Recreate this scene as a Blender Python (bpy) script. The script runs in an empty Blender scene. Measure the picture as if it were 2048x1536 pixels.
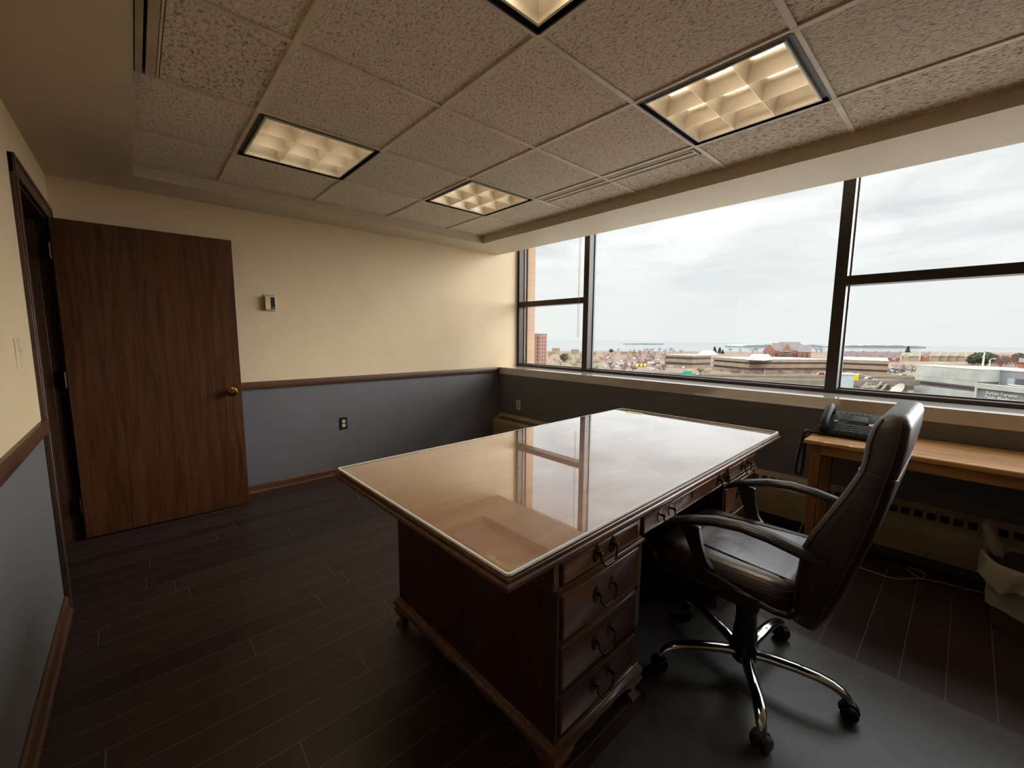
import bpy, bmesh, math, random
from mathutils import Vector, Matrix
C = bpy.context.scene.collection
PI = math.pi
random.seed(7)

# ------------------------------------------------------------------ camera
CAM = Vector((-0.4996, -2.9282, 1.3157)); YAW, PITCH, ROLL, FPX = 0.7370, -0.1174, 0.0062, 824.75
_f = Vector((math.sin(YAW)*math.cos(PITCH), math.cos(YAW)*math.cos(PITCH), math.sin(PITCH)))
_r0 = Vector((math.cos(YAW), -math.sin(YAW), 0)); _u0 = _r0.cross(_f)
_r = _r0*math.cos(ROLL)+_u0*math.sin(ROLL); _u = -_r0*math.sin(ROLL)+_u0*math.cos(ROLL)
cam = bpy.data.cameras.new('camera'); co = bpy.data.objects.new('camera', cam); C.objects.link(co)
co.matrix_world = Matrix(((_r.x, _u.x, -_f.x, CAM.x), (_r.y, _u.y, -_f.y, CAM.y), (_r.z, _u.z, -_f.z, CAM.z), (0, 0, 0, 1)))
cam.sensor_width = 36; cam.lens = 36*FPX/2048; cam.clip_start = .02; cam.clip_end = 8000
bpy.context.scene.camera = co

def at(px, py, z):
    """the point of the level z seen at a photograph pixel (used to survey the distant town)"""
    d = _f + _r*((px-1024)/FPX) + _u*((768-py)/FPX)
    return CAM + d*((z-CAM.z)/d.z)
def at_d(px, py, dist):
    d = _f + _r*((px-1024)/FPX) + _u*((768-py)/FPX)
    return CAM + d*(dist/math.hypot(d.x, d.y))

# ------------------------------------------------------------------ sky, exposure
sc = bpy.context.scene
vs = sc.view_settings
vs.view_transform = 'Standard'; vs.look = 'None'; vs.exposure = 0.70; vs.gamma = 1; vs.use_curve_mapping = False
cy = sc.cycles
cy.use_denoising = True; cy.max_bounces = 12; cy.diffuse_bounces = 6; cy.glossy_bounces = 5; cy.transparent_max_bounces = 12
cy.transmission_bounces = 6; cy.caustics_reflective = False; cy.caustics_refractive = False; cy.sample_clamp_indirect = 4
try: cy.denoising_input_passes = 'RGB_ALBEDO_NORMAL'; cy.denoising_prefilter = 'ACCURATE'
except Exception: pass

SKY = 1.0
w = bpy.data.worlds.new('world'); sc.world = w; w.use_nodes = True
nt = w.node_tree; nt.nodes.clear()
def nn(t, **k):
    n = nt.nodes.new(t)
    for a, b in k.items(): setattr(n, a, b)
    return n
tc = nn('ShaderNodeTexCoord'); sep = nn('ShaderNodeSeparateXYZ'); nt.links.new(tc.outputs['Generated'], sep.inputs[0])
# overcast sky: pale at the horizon, brighter overhead (unseen upper part boosted to light the room)
ram = nn('ShaderNodeValToRGB'); nt.links.new(sep.outputs['Z'], ram.inputs[0])
els = ram.color_ramp.elements
els[0].position = 0.0; els[0].color = (.585, .598, .598, 1)
els[1].position = 1.0; els[1].color = (4.6, 4.6, 4.7, 1)
for p, c in ((.05, (.60, .613, .613)), (.25, (.645, .652, .652)), (.42, (.69, .697, .70)), (.52, (1.7, 1.7, 1.72)), (.72, (3.6, 3.6, 3.65))):
    e = els.new(p); e.color = (*c, 1)
mp = nn('ShaderNodeMapping'); mp.inputs['Scale'].default_value = (1.6, 1.6, 7.0); nt.links.new(tc.outputs['Generated'], mp.inputs[0])
no = nn('ShaderNodeTexNoise'); no.inputs['Scale'].default_value = 2.6; no.inputs['Detail'].default_value = 7; no.inputs['Roughness'].default_value = .58
try: no.inputs['Distortion'].default_value = .6
except Exception: pass
nt.links.new(mp.outputs[0], no.inputs['Vector'])
cr = nn('ShaderNodeValToRGB'); nt.links.new(no.outputs[0], cr.inputs[0])
cr.color_ramp.elements[0].position = .36; cr.color_ramp.elements[0].color = (.80, .82, .85, 1)
cr.color_ramp.elements[1].position = .62; cr.color_ramp.elements[1].color = (1.06, 1.055, 1.05, 1)
# the clouds fade into even haze at the horizon
hz = nn('ShaderNodeMapRange'); hz.inputs[1].default_value = .03; hz.inputs[2].default_value = .2; nt.links.new(sep.outputs['Z'], hz.inputs[0])
mx0 = nn('ShaderNodeMix', data_type='RGBA'); mx0.inputs[6].default_value = (1, 1, 1, 1)
nt.links.new(hz.outputs[0], mx0.inputs[0]); nt.links.new(cr.outputs[0], mx0.inputs[7])
mx = nn('ShaderNodeMix', data_type='RGBA', blend_type='MULTIPLY'); mx.inputs[0].default_value = 1
nt.links.new(ram.outputs[0], mx.inputs[6]); nt.links.new(mx0.outputs[2], mx.inputs[7])
# wide soft glow added to the unseen sky, right of frame, to brighten the room
GLOW_AZ, GLOW_EL, GLOW_K = math.radians(119), math.radians(11), 13.0
dt = nn('ShaderNodeVectorMath', operation='DOT_PRODUCT'); nt.links.new(tc.outputs['Generated'], dt.inputs[0])
dt.inputs[1].default_value = (math.sin(GLOW_AZ)*math.cos(GLOW_EL), math.cos(GLOW_AZ)*math.cos(GLOW_EL), math.sin(GLOW_EL))
sm = nn('ShaderNodeMapRange', interpolation_type='SMOOTHERSTEP'); sm.inputs[1].default_value = .905; sm.inputs[2].default_value = .985; sm.inputs[3].default_value = 0; sm.inputs[4].default_value = GLOW_K
nt.links.new(dt.outputs['Value'], sm.inputs[0])
glow = nn('ShaderNodeMath', operation='ADD'); nt.links.new(sm.outputs[0], glow.inputs[0]); glow.inputs[1].default_value = SKY
bg = nn('ShaderNodeBackground'); nt.links.new(glow.outputs[0], bg.inputs[1]); nt.links.new(mx.outputs[2], bg.inputs[0])
ou = nn('ShaderNodeOutputWorld'); nt.links.new(bg.outputs[0], ou.inputs[0])

# ------------------------------------------------------------------ materials
def srgb(r, g, b):
    f = lambda v: (v/255/12.92) if v/255 <= .04045 else ((v/255+.055)/1.055)**2.4
    return (f(r), f(g), f(b), 1)
class Mat:
    def __init__(s, name, col=(128, 128, 128), rough=.5, metal=0, spec=.5, coat=0, coat_rough=.05):
        s.m = bpy.data.materials.new(name); s.m.use_nodes = True; s.t = s.m.node_tree
        s.b = s.t.nodes['Principled BSDF']; s.i = s.b.inputs
        s.i['Base Color'].default_value = srgb(*col); s.i['Roughness'].default_value = rough
        s.i['Metallic'].default_value = metal; s.i['Specular IOR Level'].default_value = spec
        s.i['Coat Weight'].default_value = coat; s.i['Coat Roughness'].default_value = coat_rough
        s.c = s.t.nodes.new('ShaderNodeTexCoord'); s.src = s.c.outputs['Object']
    def n(s, t, **k):
        x = s.t.nodes.new(t)
        for a, b in k.items(): setattr(x, a, b)
        return x
    def l(s, a, b): s.t.links.new(a, b)
    def map(s, scale=(1, 1, 1), rot=(0, 0, 0), loc=(0, 0, 0), src=None):
        x = s.n('ShaderNodeMapping'); x.inputs['Scale'].default_value = scale; x.inputs['Rotation'].default_value = rot; x.inputs['Location'].default_value = loc
        s.l(src or s.src, x.inputs[0]); return x.outputs[0]
    def noise(s, scale=5, detail=4, rough=.5, vec=None, dist=0):
        x = s.n('ShaderNodeTexNoise'); x.inputs['Scale'].default_value = scale; x.inputs['Detail'].default_value = detail
        x.inputs['Roughness'].default_value = rough; x.inputs['Distortion'].default_value = dist
        s.l(vec or s.src, x.inputs['Vector']); return x.outputs[0]
    def ramp(s, fac, stops):
        x = s.n('ShaderNodeValToRGB'); s.l(fac, x.inputs[0]); e = x.color_ramp.elements
        while len(e) < len(stops): e.new(.5)
        for k, (p, c) in enumerate(stops): e[k].position = p; e[k].color = srgb(*c) if len(c) == 3 else c
        return x.outputs[0]
    def mix(s, fac, a, b, mode='MIX'):
        x = s.n('ShaderNodeMix', data_type='RGBA', blend_type=mode)
        for v, k in ((fac, 0), (a, 6), (b, 7)):
            if hasattr(v, 'is_output'): s.l(v, x.inputs[k])
            else: x.inputs[k].default_value = v if k == 0 else (srgb(*v) if len(v) == 3 else v)
        return x.outputs[2]
    def base(s, o): s.l(o, s.i['Base Color']); return s
    def bump(s, h, strength=.3, dist=.002):
        x = s.n('ShaderNodeBump'); x.inputs['Strength'].default_value = strength; x.inputs['Distance'].default_value = dist
        s.l(h, x.inputs['Height']); s.l(x.outputs[0], s.i['Normal']); return s
    def rough(s, fac, a, b):
        x = s.n('ShaderNodeMapRange'); s.l(fac, x.inputs[0]); x.inputs[3].default_value = a; x.inputs[4].default_value = b
        s.l(x.outputs[0], s.i['Roughness']); return s
def plain(name, col, rough=.5, metal=0, var=.06, scale=6, bump=0, bscale=200, spec=.5, coat=0):
    m = Mat(name, col, rough, metal, spec, coat)
    a = tuple(max(0, c*(1-var)) for c in col); b = tuple(min(255, c*(1+var)) for c in col)
    m.base(m.ramp(m.noise(scale, 5), [(.35, a), (.65, b)]))
    if bump: m.bump(m.noise(bscale, 3), bump)
    return m.m
def wood(name, a, b, c, axis='X', scale=1.0, rough=.4, coat=0, spec=.5, fig=1.0):
    m = Mat(name, b, rough, 0, spec, coat)
    st = {'X': (.55, 9, 9), 'Y': (9, .55, 9), 'Z': (9, 9, .55)}[axis]
    v = m.map(tuple(k*scale for k in st))
    n1 = m.noise(2.0*fig, 6, .6, v, 1.2); n2 = m.noise(18, 3, .5, v)
    o = m.ramp(n1, [(.3, a), (.5, b), (.72, c)])
    m.base(m.mix(m.ramp(n2, [(.45, (0, 0, 0)), (.62, (60, 60, 60))]), o, tuple(k*.55 for k in a)))
    m.bump(n2, .08, .001); return m.m
def emit(name, col, strength):
    m = Mat(name, col); m.i['Emission Color'].default_value = srgb(*col); m.i['Emission Strength'].default_value = strength
    m.i['Base Color'].default_value = (.8, .8, .8, 1); return m.m
def sheet_glass(name, tint=(1, 1, 1), refl=1.0, rough=.0, ior=1.5, scuff=0):
    m = Mat(name); t = m.t
    tr = m.n('ShaderNodeBsdfTransparent'); tr.inputs[0].default_value = (*tint, 1)
    gl = m.n('ShaderNodeBsdfAnisotropic'); gl.inputs['Color'].default_value = (1, 1, 1, 1); gl.inputs['Roughness'].default_value = rough
    fr = m.n('ShaderNodeFresnel')      # the same reflectance from either side of a thin sheet
    gm = m.n('ShaderNodeNewGeometry'); mr = m.n('ShaderNodeMapRange'); m.l(gm.outputs['Backfacing'], mr.inputs[0])
    mr.inputs[3].default_value = ior; mr.inputs[4].default_value = 1/ior; m.l(mr.outputs[0], fr.inputs[0])
    mu = m.n('ShaderNodeMath', operation='MULTIPLY', use_clamp=True); m.l(fr.outputs[0], mu.inputs[0]); mu.inputs[1].default_value = refl
    if scuff:
        sn = m.n('ShaderNodeMapRange'); m.l(m.noise(2.2, 6, .7, m.map((.8, 3.2, 1)), 1.0), sn.inputs[0]); sn.inputs[1].default_value = .3; sn.inputs[2].default_value = .75; sn.inputs[3].default_value = refl*1.04; sn.inputs[4].default_value = refl*.80; m.l(sn.outputs[0], mu.inputs[1])
        b = m.n('ShaderNodeBump'); b.inputs['Strength'].default_value = scuff; b.inputs['Distance'].default_value = .001
        m.l(m.noise(1.1, 2), b.inputs['Height']); m.l(b.outputs[0], gl.inputs['Normal'])
    mi = m.n('ShaderNodeMixShader'); m.l(mu.outputs[0], mi.inputs[0]); m.l(tr.outputs[0], mi.inputs[1]); m.l(gl.outputs[0], mi.inputs[2])
    m.l(mi.outputs[0], t.nodes['Material Output'].inputs[0]); return m.m

# walls: cream paint above the rail, slate blue below it
def wall_mat():
    m = Mat('wall_paint', (200, 180, 145), .55)
    g = m.n('ShaderNodeNewGeometry'); s = m.n('ShaderNodeSeparateXYZ'); m.l(g.outputs['Position'], s.inputs[0])
    lt = m.n('ShaderNodeMath', operation='LESS_THAN'); m.l(s.outputs['Z'], lt.inputs[0]); lt.inputs[1].default_value = .89
    n = m.noise(3, 3, .5, g.outputs['Position'])
    cream = m.ramp(n, [(.3, (222, 197, 158)), (.7, (227, 202, 164))])
    blue = m.ramp(n, [(.3, (102, 101, 103)), (.7, (107, 106, 108))])
    m.base(m.mix(lt.outputs[0], cream, blue))
    m.bump(m.noise(260, 2, .5, g.outputs['Position']), .12, .001); return m.m
M = {}
M['wall'] = wall_mat()
M['soffit'] = plain('soffit_paint', (203, 192, 168), .6, var=.012, bump=.1)
def tile_mat(name, rough_scale, strength, lo, hi):
    m = Mat(name, (170, 150, 120), .9, spec=.2)
    v = m.map((1, .6, 1)); n1 = m.noise(rough_scale*1.5, 4, .6, v, .6); n2 = m.noise(rough_scale*2.3, 3)
    m.base(m.mix(m.ramp(n1, [(.33, (0, 0, 0)), (.5, (255, 255, 255))]), lo, m.ramp(n2, [(.3, tuple(k*.93 for k in hi)), (.7, hi)])))
    m.bump(m.ramp(n1, [(.3, (0, 0, 0)), (.58, (255, 255, 255))]), strength, .006); return m.m
M['tile'] = tile_mat('ceiling_tile_fine', 75, .8, (178, 160, 134), (250, 238, 218))
M['tile_coarse'] = tile_mat('ceiling_tile_coarse', 52, 1.0, (150, 132, 108), (247, 234, 212))
M['tee'] = plain('tee_bar_enamel', (214, 201, 178), .45)
M['black'] = plain('black_reveal', (16, 13, 12), .5)
M['sill'] = plain('sill_laminate', (218, 210, 196), .2, var=.03, coat=1.0, spec=1.0)
M['sill'].node_tree.nodes['Principled BSDF'].inputs['Coat IOR'].default_value = 2.2
M['oak_trim'] = wood('stained_oak_trim', (56, 34, 22), (84, 53, 35), (104, 67, 44), 'X', 1, .4)
M['oak_trim_y'] = wood('stained_oak_trim_y', (56, 34, 22), (84, 53, 35), (104, 67, 44), 'Y', 1, .4)
M['oak_trim_z'] = wood('stained_oak_trim_z', (42, 25, 16), (66, 41, 27), (84, 54, 36), 'Z', 1, .4)
M['door'] = wood('oak_door_veneer', (50, 27, 14), (78, 45, 24), (98, 59, 32), 'Z', 1.3, .36, fig=1.3)
M['bronze'] = plain('dark_bronze_aluminium', (44, 35, 32), .4, .3)
M['bead'] = plain('grey_glazing_bead', (128, 122, 116), .4, .2)
M['brass'] = plain('polished_brass', (190, 140, 60), .18, 1)
M['dull_brass'] = plain('aged_brass', (84, 66, 40), .36, 1)
M['glass'] = sheet_glass('window_glass', (.965, .975, .97), .8)
M['chrome'] = plain('chrome', (205, 205, 205), .09, 1, var=.02)
M['plastic'] = plain('black_plastic', (26, 26, 27), .32, bump=.05, bscale=500)
M['heater'] = plain('heater_enamel', (138, 122, 96), .45)
M['dark'] = plain('dark_slot', (16, 14, 13), .7)
M['rubber'] = plain('black_rubber', (20, 19, 19), .5)

def floor_mat():
    m = Mat('dark_plank_floor', (30, 20, 17), .34, spec=.35)
    br = m.n('ShaderNodeTexBrick'); br.offset = 0; br.squash = 1
    v0 = m.n('ShaderNodeSeparateXYZ'); m.l(m.map((1, 1, 1), loc=(.35, .055, 0)), v0.inputs[0])
    dv = m.n('ShaderNodeMath', operation='DIVIDE'); m.l(v0.outputs[1], dv.inputs[0]); dv.inputs[1].default_value = .1275
    fl = m.n('ShaderNodeMath', operation='FLOOR'); m.l(dv.outputs[0], fl.inputs[0])
    wn = m.n('ShaderNodeTexWhiteNoise', noise_dimensions='1D'); m.l(fl.outputs[0], wn.inputs['W'])
    ma = m.n('ShaderNodeMath', operation='MULTIPLY_ADD'); m.l(wn.outputs[0], ma.inputs[0]); ma.inputs[1].default_value = 1.25; m.l(v0.outputs[0], ma.inputs[2])
    cbn = m.n('ShaderNodeCombineXYZ'); m.l(ma.outputs[0], cbn.inputs[0]); m.l(v0.outputs[1], cbn.inputs[1]); m.l(cbn.outputs[0], br.inputs['Vector'])
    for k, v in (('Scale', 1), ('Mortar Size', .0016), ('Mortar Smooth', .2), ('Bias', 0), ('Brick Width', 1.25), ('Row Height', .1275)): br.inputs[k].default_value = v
    br.inputs['Color1'].default_value = srgb(44, 33, 29); br.inputs['Color2'].default_value = srgb(58, 44, 39); br.inputs['Mortar'].default_value = srgb(118, 96, 84)  # pale seam colour paints the light caught by the plank bevels
    g = m.noise(9, 5, .6, m.map((.6, 9, 1)))
    m.base(m.mix(m.ramp(g, [(.35, (0, 0, 0)), (.7, (120, 120, 120))]), br.outputs[0], (36, 25, 22)))
    m.rough(m.noise(4, 5, .6, m.map((.8, 6, 1))), .28, .5)
    m.bump(br.outputs['Fac'], -.25, .001); return m.m
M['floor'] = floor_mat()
# ------------------------------------------------------------------ mesh helpers
class MB:
    def __init__(s): s.v = []; s.f = []; s.k = []; s.cur = 0
    def add(s, vs, fs):
        o = len(s.v); s.v += [tuple(v) for v in vs]; s.f += [tuple(i+o for i in f) for f in fs]; s.k += [s.cur]*len(fs); return s
    def mat(s, k): s.cur = k; return s
    def box(s, x0, x1, y0, y1, z0, z1, T=None):
        vs = [Vector((x, y, z)) for x in (x0, x1) for y in (y0, y1) for z in (z0, z1)]
        if T is not None: vs = [T @ v for v in vs]
        return s.add(vs, [(0, 1, 3, 2), (4, 6, 7, 5), (0, 4, 5, 1), (2, 3, 7, 6), (0, 2, 6, 4), (1, 5, 7, 3)])
    def prism(s, pts, axis, a, b):
        """closed polygon pts (2D) extruded along axis from a to b; order of the 2D pair is the remaining axes"""
        n = len(pts)
        def P(p, t): return {'x': (t, p[0], p[1]), 'y': (p[0], t, p[1]), 'z': (p[0], p[1], t)}[axis]
        return s.add([P(p, a) for p in pts]+[P(p, b) for p in pts],
                     [tuple(range(n))[::-1], tuple(range(n, 2*n))]+[(i, (i+1) % n, n+(i+1) % n, n+i) for i in range(n)])
    def loft(s, rings, cap=True, closed=True):
        n = len(rings[0]); vs = [p for r in rings for p in r]; fs = []
        for j in range(len(rings)-1):
            for i in range(n if closed else n-1):
                a = j*n+i; b = j*n+(i+1) % n; fs.append((a, b, b+n, a+n))
        if cap: fs += [tuple(range(n))[::-1], tuple(range((len(rings)-1)*n, len(rings)*n))]
        return s.add(vs, fs)
    def tube(s, path, r, n=10, ry=None, up=None, cap=True):
        path = [Vector(p) for p in path]; N = len(path)
        rs = r if isinstance(r, (list, tuple)) else [r]*N; rys = (ry if isinstance(ry, (list, tuple)) else [ry]*N) if ry is not None else rs
        rings = []; u = Vector(up) if up else None
        for k, p in enumerate(path):
            t = (path[min(k+1, N-1)]-path[max(k-1, 0)]).normalized()
            if u is None:
                u = Vector((0, 0, 1)) if abs(t.z) < .9 else Vector((1, 0, 0))
            a = t.cross(u)
            if a.length < 1e-6: a = t.orthogonal()
            a.normalize(); b = a.cross(t).normalized()
            if not up: u = b
            rings.append([p+a*(rs[k]*math.cos(q))+b*(rys[k]*math.sin(q)) for q in [2*PI*i/n for i in range(n)]])
        return s.loft(rings, cap)
    def lathe(s, prof, c=(0, 0, 0), axis='z', n=20, cap=True):
        rings = []
        for r, h in prof:
            ring = []
            for i in range(n):
                a = 2*PI*i/n; x, y = r*math.cos(a), r*math.sin(a)
                v = {'z': (x, y, h), 'x': (h, x, y), 'y': (x, -h if False else h, y)}[axis]
                ring.append(Vector(c)+Vector(v))
            rings.append(ring)
        return s.loft(rings, cap)
    def sphere(s, c, r, n=12, m=8, sx=1, sy=1, sz=1):
        rings = []
        for j in range(1, m):
            t = PI*j/m; rings.append([Vector(c)+Vector((sx*r*math.sin(t)*math.cos(2*PI*i/n), sy*r*math.sin(t)*math.sin(2*PI*i/n), -sz*r*math.cos(t))) for i in range(n)])
        return s.loft(rings)
    def build(s, name, mats, parent=None, smooth=35, loc=None, bevel=0, seg=2, rot=None, subd=0):
        me = bpy.data.meshes.new(name); me.from_pydata(s.v, [], s.f)
        for m in (mats if isinstance(mats, (list, tuple)) else [mats]): me.materials.append(m)
        me.polygons.foreach_set('material_index', s.k)
        bm = bmesh.new(); bm.from_mesh(me); bmesh.ops.recalc_face_normals(bm, faces=bm.faces); bm.to_mesh(me); bm.free()
        o = bpy.data.objects.new(name, me); C.objects.link(o)
        if parent: o.parent = parent
        if loc is not None: o.location = loc
        if rot is not None: o.rotation_euler = rot
        if bevel:
            b = o.modifiers.new('bevel', 'BEVEL'); b.width = bevel; b.segments = seg; b.limit_method = 'ANGLE'; b.angle_limit = math.radians(40)
        if subd:
            b = o.modifiers.new('sub', 'SUBSURF'); b.levels = subd; b.render_levels = subd
        if smooth:
            me.polygons.foreach_set('use_smooth', [True]*len(me.polygons)); me.set_sharp_from_angle(angle=math.radians(smooth))
        return o
def tag(o, label=None, cat=None, group=None, kind=None):
    if label: o['label'] = label
    if cat: o['category'] = cat
    if group: o['group'] = group
    if kind: o['kind'] = kind
    return o
def thing(name, label, cat, loc=(0, 0, 0), rz=0, group=None):
    o = bpy.data.objects.new(name, None); C.objects.link(o); o.location = loc; o.rotation_euler = (0, 0, rz); o.empty_display_size = .1
    return tag(o, label, cat, group)
def struct(o): o['kind'] = 'structure'; return o
def copy_tree(o, parent=None):
    c = o.copy(); C.objects.link(c); c.parent = parent
    for ch in list(o.children): copy_tree(ch, c)
    return c

def spline(P_, n):
    out = []
    P_ = [Vector(p) for p in P_]; Q = [P_[0]]+P_+[P_[-1]]
    for k in range(1, len(Q)-2):
        for i in range(n):
            t_ = i/n; a, b_, c, d_ = Q[k-1], Q[k], Q[k+1], Q[k+2]
            out.append(.5*((2*b_)+(c-a)*t_+(2*a-5*b_+4*c-d_)*t_*t_+(3*b_-a-3*c+d_)*t_**3))
    out.append(Q[-2]); return out

# ------------------------------------------------------------------ room shell
XL, YF, XW, XG = -.839, .950, 2.796, 3.101
H, ZS, ZSILL = 2.342, 2.271, .9275
YB = -4.9          # wall behind the camera
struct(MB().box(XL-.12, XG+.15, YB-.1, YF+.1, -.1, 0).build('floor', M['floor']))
struct(MB().box(XL-.14, XG+.3, YF, YF+.14, -.1, 2.8).build('wall_back', M['wall']))
struct(MB().box(XL-.14, XG+.3, YB-.14, YB, -.1, 2.8).build('wall_front', M['wall']))
DY0, DY1, DZ = -.115, .800, 1.985     # doorway
mb = MB().box(XL-.14, XL, YB, DY0, -.1, 2.8).box(XL-.14, XL, DY1, YF, -.1, 2.8).box(XL-.14, XL, DY0, DY1, DZ, 2.8)
struct(mb.build('wall_left', M['wall']))
struct(MB().box(XW, XG+.12, YB, YF, -.1, .845).build('wall_right', M['wall']))
struct(MB().box(XW-.004, XG+.02, YB, YF, .845, ZSILL).build('trim_1', M['sill'], bevel=.003))
# dark hallway beyond the doorway
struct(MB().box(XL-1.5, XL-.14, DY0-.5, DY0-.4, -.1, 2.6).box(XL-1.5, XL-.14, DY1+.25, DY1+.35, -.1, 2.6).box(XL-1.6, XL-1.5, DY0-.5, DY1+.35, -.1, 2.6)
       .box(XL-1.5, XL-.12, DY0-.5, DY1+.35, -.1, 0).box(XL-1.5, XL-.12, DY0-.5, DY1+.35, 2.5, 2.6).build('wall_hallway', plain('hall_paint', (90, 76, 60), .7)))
# dropped soffit around the recessed tile ceiling
RX0, RX1, RY0, RY1 = -.440, 2.276, -4.45, .602
mb = MB()
mb.box(XL, RX0, YB, YF, ZS, 2.8).box(RX1, XW, YB, YF, ZS, 2.8).box(RX0, RX1, RY1, YF, ZS, 2.8).box(RX0, RX1, YB, RY0, ZS, 2.8)
struct(mb.build('ceiling_soffit', M['soffit']))
struct(MB().box(XW-.02, XG+.3, YB, YF, 2.62, 2.8).build('ceiling_window_pocket', M['soffit']))
# tiles and tee bars
G = .6096
xs = [RX0]+[G*k for k in range(0, 4)]+[RX1]
ys = [RY1]+[-G*k for k in range(0, 8)]+[RY0]
ys = [y for y in ys if y > RY0+.02]+[RY0]
LIGHTS = {(1, 1), (3, 1), (1, 4), (3, 4)}      # cell index (ix, iy): xs[ix]..xs[ix+1], ys[iy+1]..ys[iy]
tb = MB()
rnd = random.Random(3)
for ix in range(len(xs)-1):
    for iy in range(len(ys)-1):
        if (ix, iy) in LIGHTS: continue
        x0, x1, y1, y0 = xs[ix], xs[ix+1], ys[iy], ys[iy+1]
        if ix == 0 and iy >= 2: x0 = -.355      # the grille takes the edge
        if ix == 4 and iy in (2, 3): x0 = 1.955
        coarse = (ix == 0 and iy == 2) or (ix == 4 and iy >= 2) or (ix == 2 and iy == 5)
        tb.mat(1 if coarse else 0).box(x0+.004, x1-.004, y0+.004, y1-.004, H+.006, H+.02)
tiles = struct(tb.build('ceiling', [M['tile'], M['tile_coarse']], smooth=0, bevel=.002, seg=1))
gb = MB()
for x in xs[1:-1]: gb.box(x-.0125, x+.0125, RY0, RY1, H-.001, H+.006)
for y in ys[1:-1]:
    gb.box(RX0, RX1, y-.0115, y+.0115, H-.0002, H+.006)
# wall angle
gb.box(RX0, RX0+.012, RY0, RY1, H, H+.006).box(RX1-.012, RX1, RY0, RY1, H, H+.006).box(RX0, RX1, RY1-.012, RY1, H, H+.006)
struct(gb.build('ceiling_grid', M['tee'], bevel=.0015, seg=1))
struct(MB().box(RX0-.02, RX1+.02, RY0-.02, RY1+.02, 2.62, 2.7).build('ceiling_deck', M['dark']))

# baseboards, chair rails, door casing
def base_prof(): return [(0, 0), (.024, 0), (.024, .012), (.016, .02), (.014, .062), (.006, .07), (0, .07)]
struct(MB().prism([(YF-a, z) for a, z in base_prof()], 'x', XL, XW).build('baseboard_back', M['oak_trim']))
lp = base_prof()
struct(MB().prism([(XL+a, z*1.28) for a, z in lp], 'y', YB, DY0-.075).build('baseboard_left', M['oak_trim_y']))
rp = [(0, .868), (.016, .868), (.02, .875), (.02, .913), (.014, .927), (0, .9275)]
struct(MB().prism([(YF-a, z) for a, z in rp], 'x', XL, XW-.002).build('trim_2', M['oak_trim']))
struct(MB().prism([(XL+a, z) for a, z in rp], 'y', YB, DY0-.075).build('trim_3', M['oak_trim_y']))
cs = MB()
for y0, y1 in ((DY0-.075, DY0+.006), (DY1-.006, DY1+.075)):
    cs.box(XL, XL+.016, y0, y1, 0, DZ+.07)
    cs.box(XL+.016, XL+.021, y0 if y0 < 0 else y1-.02, y0+.02 if y0 < 0 else y1, 0, DZ+.07)
cs.box(XL, XL+.0165, DY0-.075, DY1+.075, DZ-.006, DZ+.075).box(XL+.016, XL+.021, DY0-.075, DY1+.075, DZ+.055, DZ+.075)
struct(cs.build('trim_4', M['oak_trim_z'], bevel=.003))
jb = MB().box(XL-.14, XL+.001, DY0, DY0+.018, 0, DZ).box(XL-.14, XL+.001, DY1-.018, DY1, 0, DZ).box(XL-.14, XL+.001, DY0, DY1, DZ-.018, DZ)
jb.box(XL-.10, XL-.05, DY0+.018, DY0+.03, 0, DZ-.018).box(XL-.10, XL-.05, DY1-.03, DY1-.018, 0, DZ-.018)
struct(jb.build('trim_5', M['oak_trim_z'], bevel=.002))

# the open door, swung back towards the far wall
d = bpy.data.objects.new('door_1', None); C.objects.link(d); d['kind'] = 'structure'; d.location = (XL+.006, .782, .012); d.rotation_euler = (0, 0, math.radians(-1.2))
MB().box(.006, .896, -.045, 0, 0, 1.972).build('door_leaf', M['door'], d, bevel=.002)
hm = MB()
for s, yy in ((-1, -.045), (1, 0)):
    hm.lathe([(.031, 0), (.032, s*.004), (.026, s*.009), (.012, s*.012), (.011, s*.032), (.018, s*.038), (.027, s*.050), (.028, s*.058), (.022, s*.066), (.0, s*.069)], (.836, yy, .875), 'y', 24)
hm.box(.893, .898, -.034, -.011, .845, .905)
hm.build('door_handle', M['brass'], d)
for hz_ in (.22, 1.02, 1.78):
    MB().box(-.006, .004, -.044, -.002, hz_-.045, hz_+.045).tube([(-.002, -.049, hz_-.047), (-.002, -.049, hz_+.047)], .006, 8).build('hinge', M['dull_brass'], d)
# jamb-side hinge leaves of the doorway
for hz_ in (.23, 1.03, 1.79):
    o = MB().box(XL-.05, XL-.004, DY1-.021, DY1-.017, hz_-.045, hz_+.045).build('trim_6', M['dull_brass']); struct(o)

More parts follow.
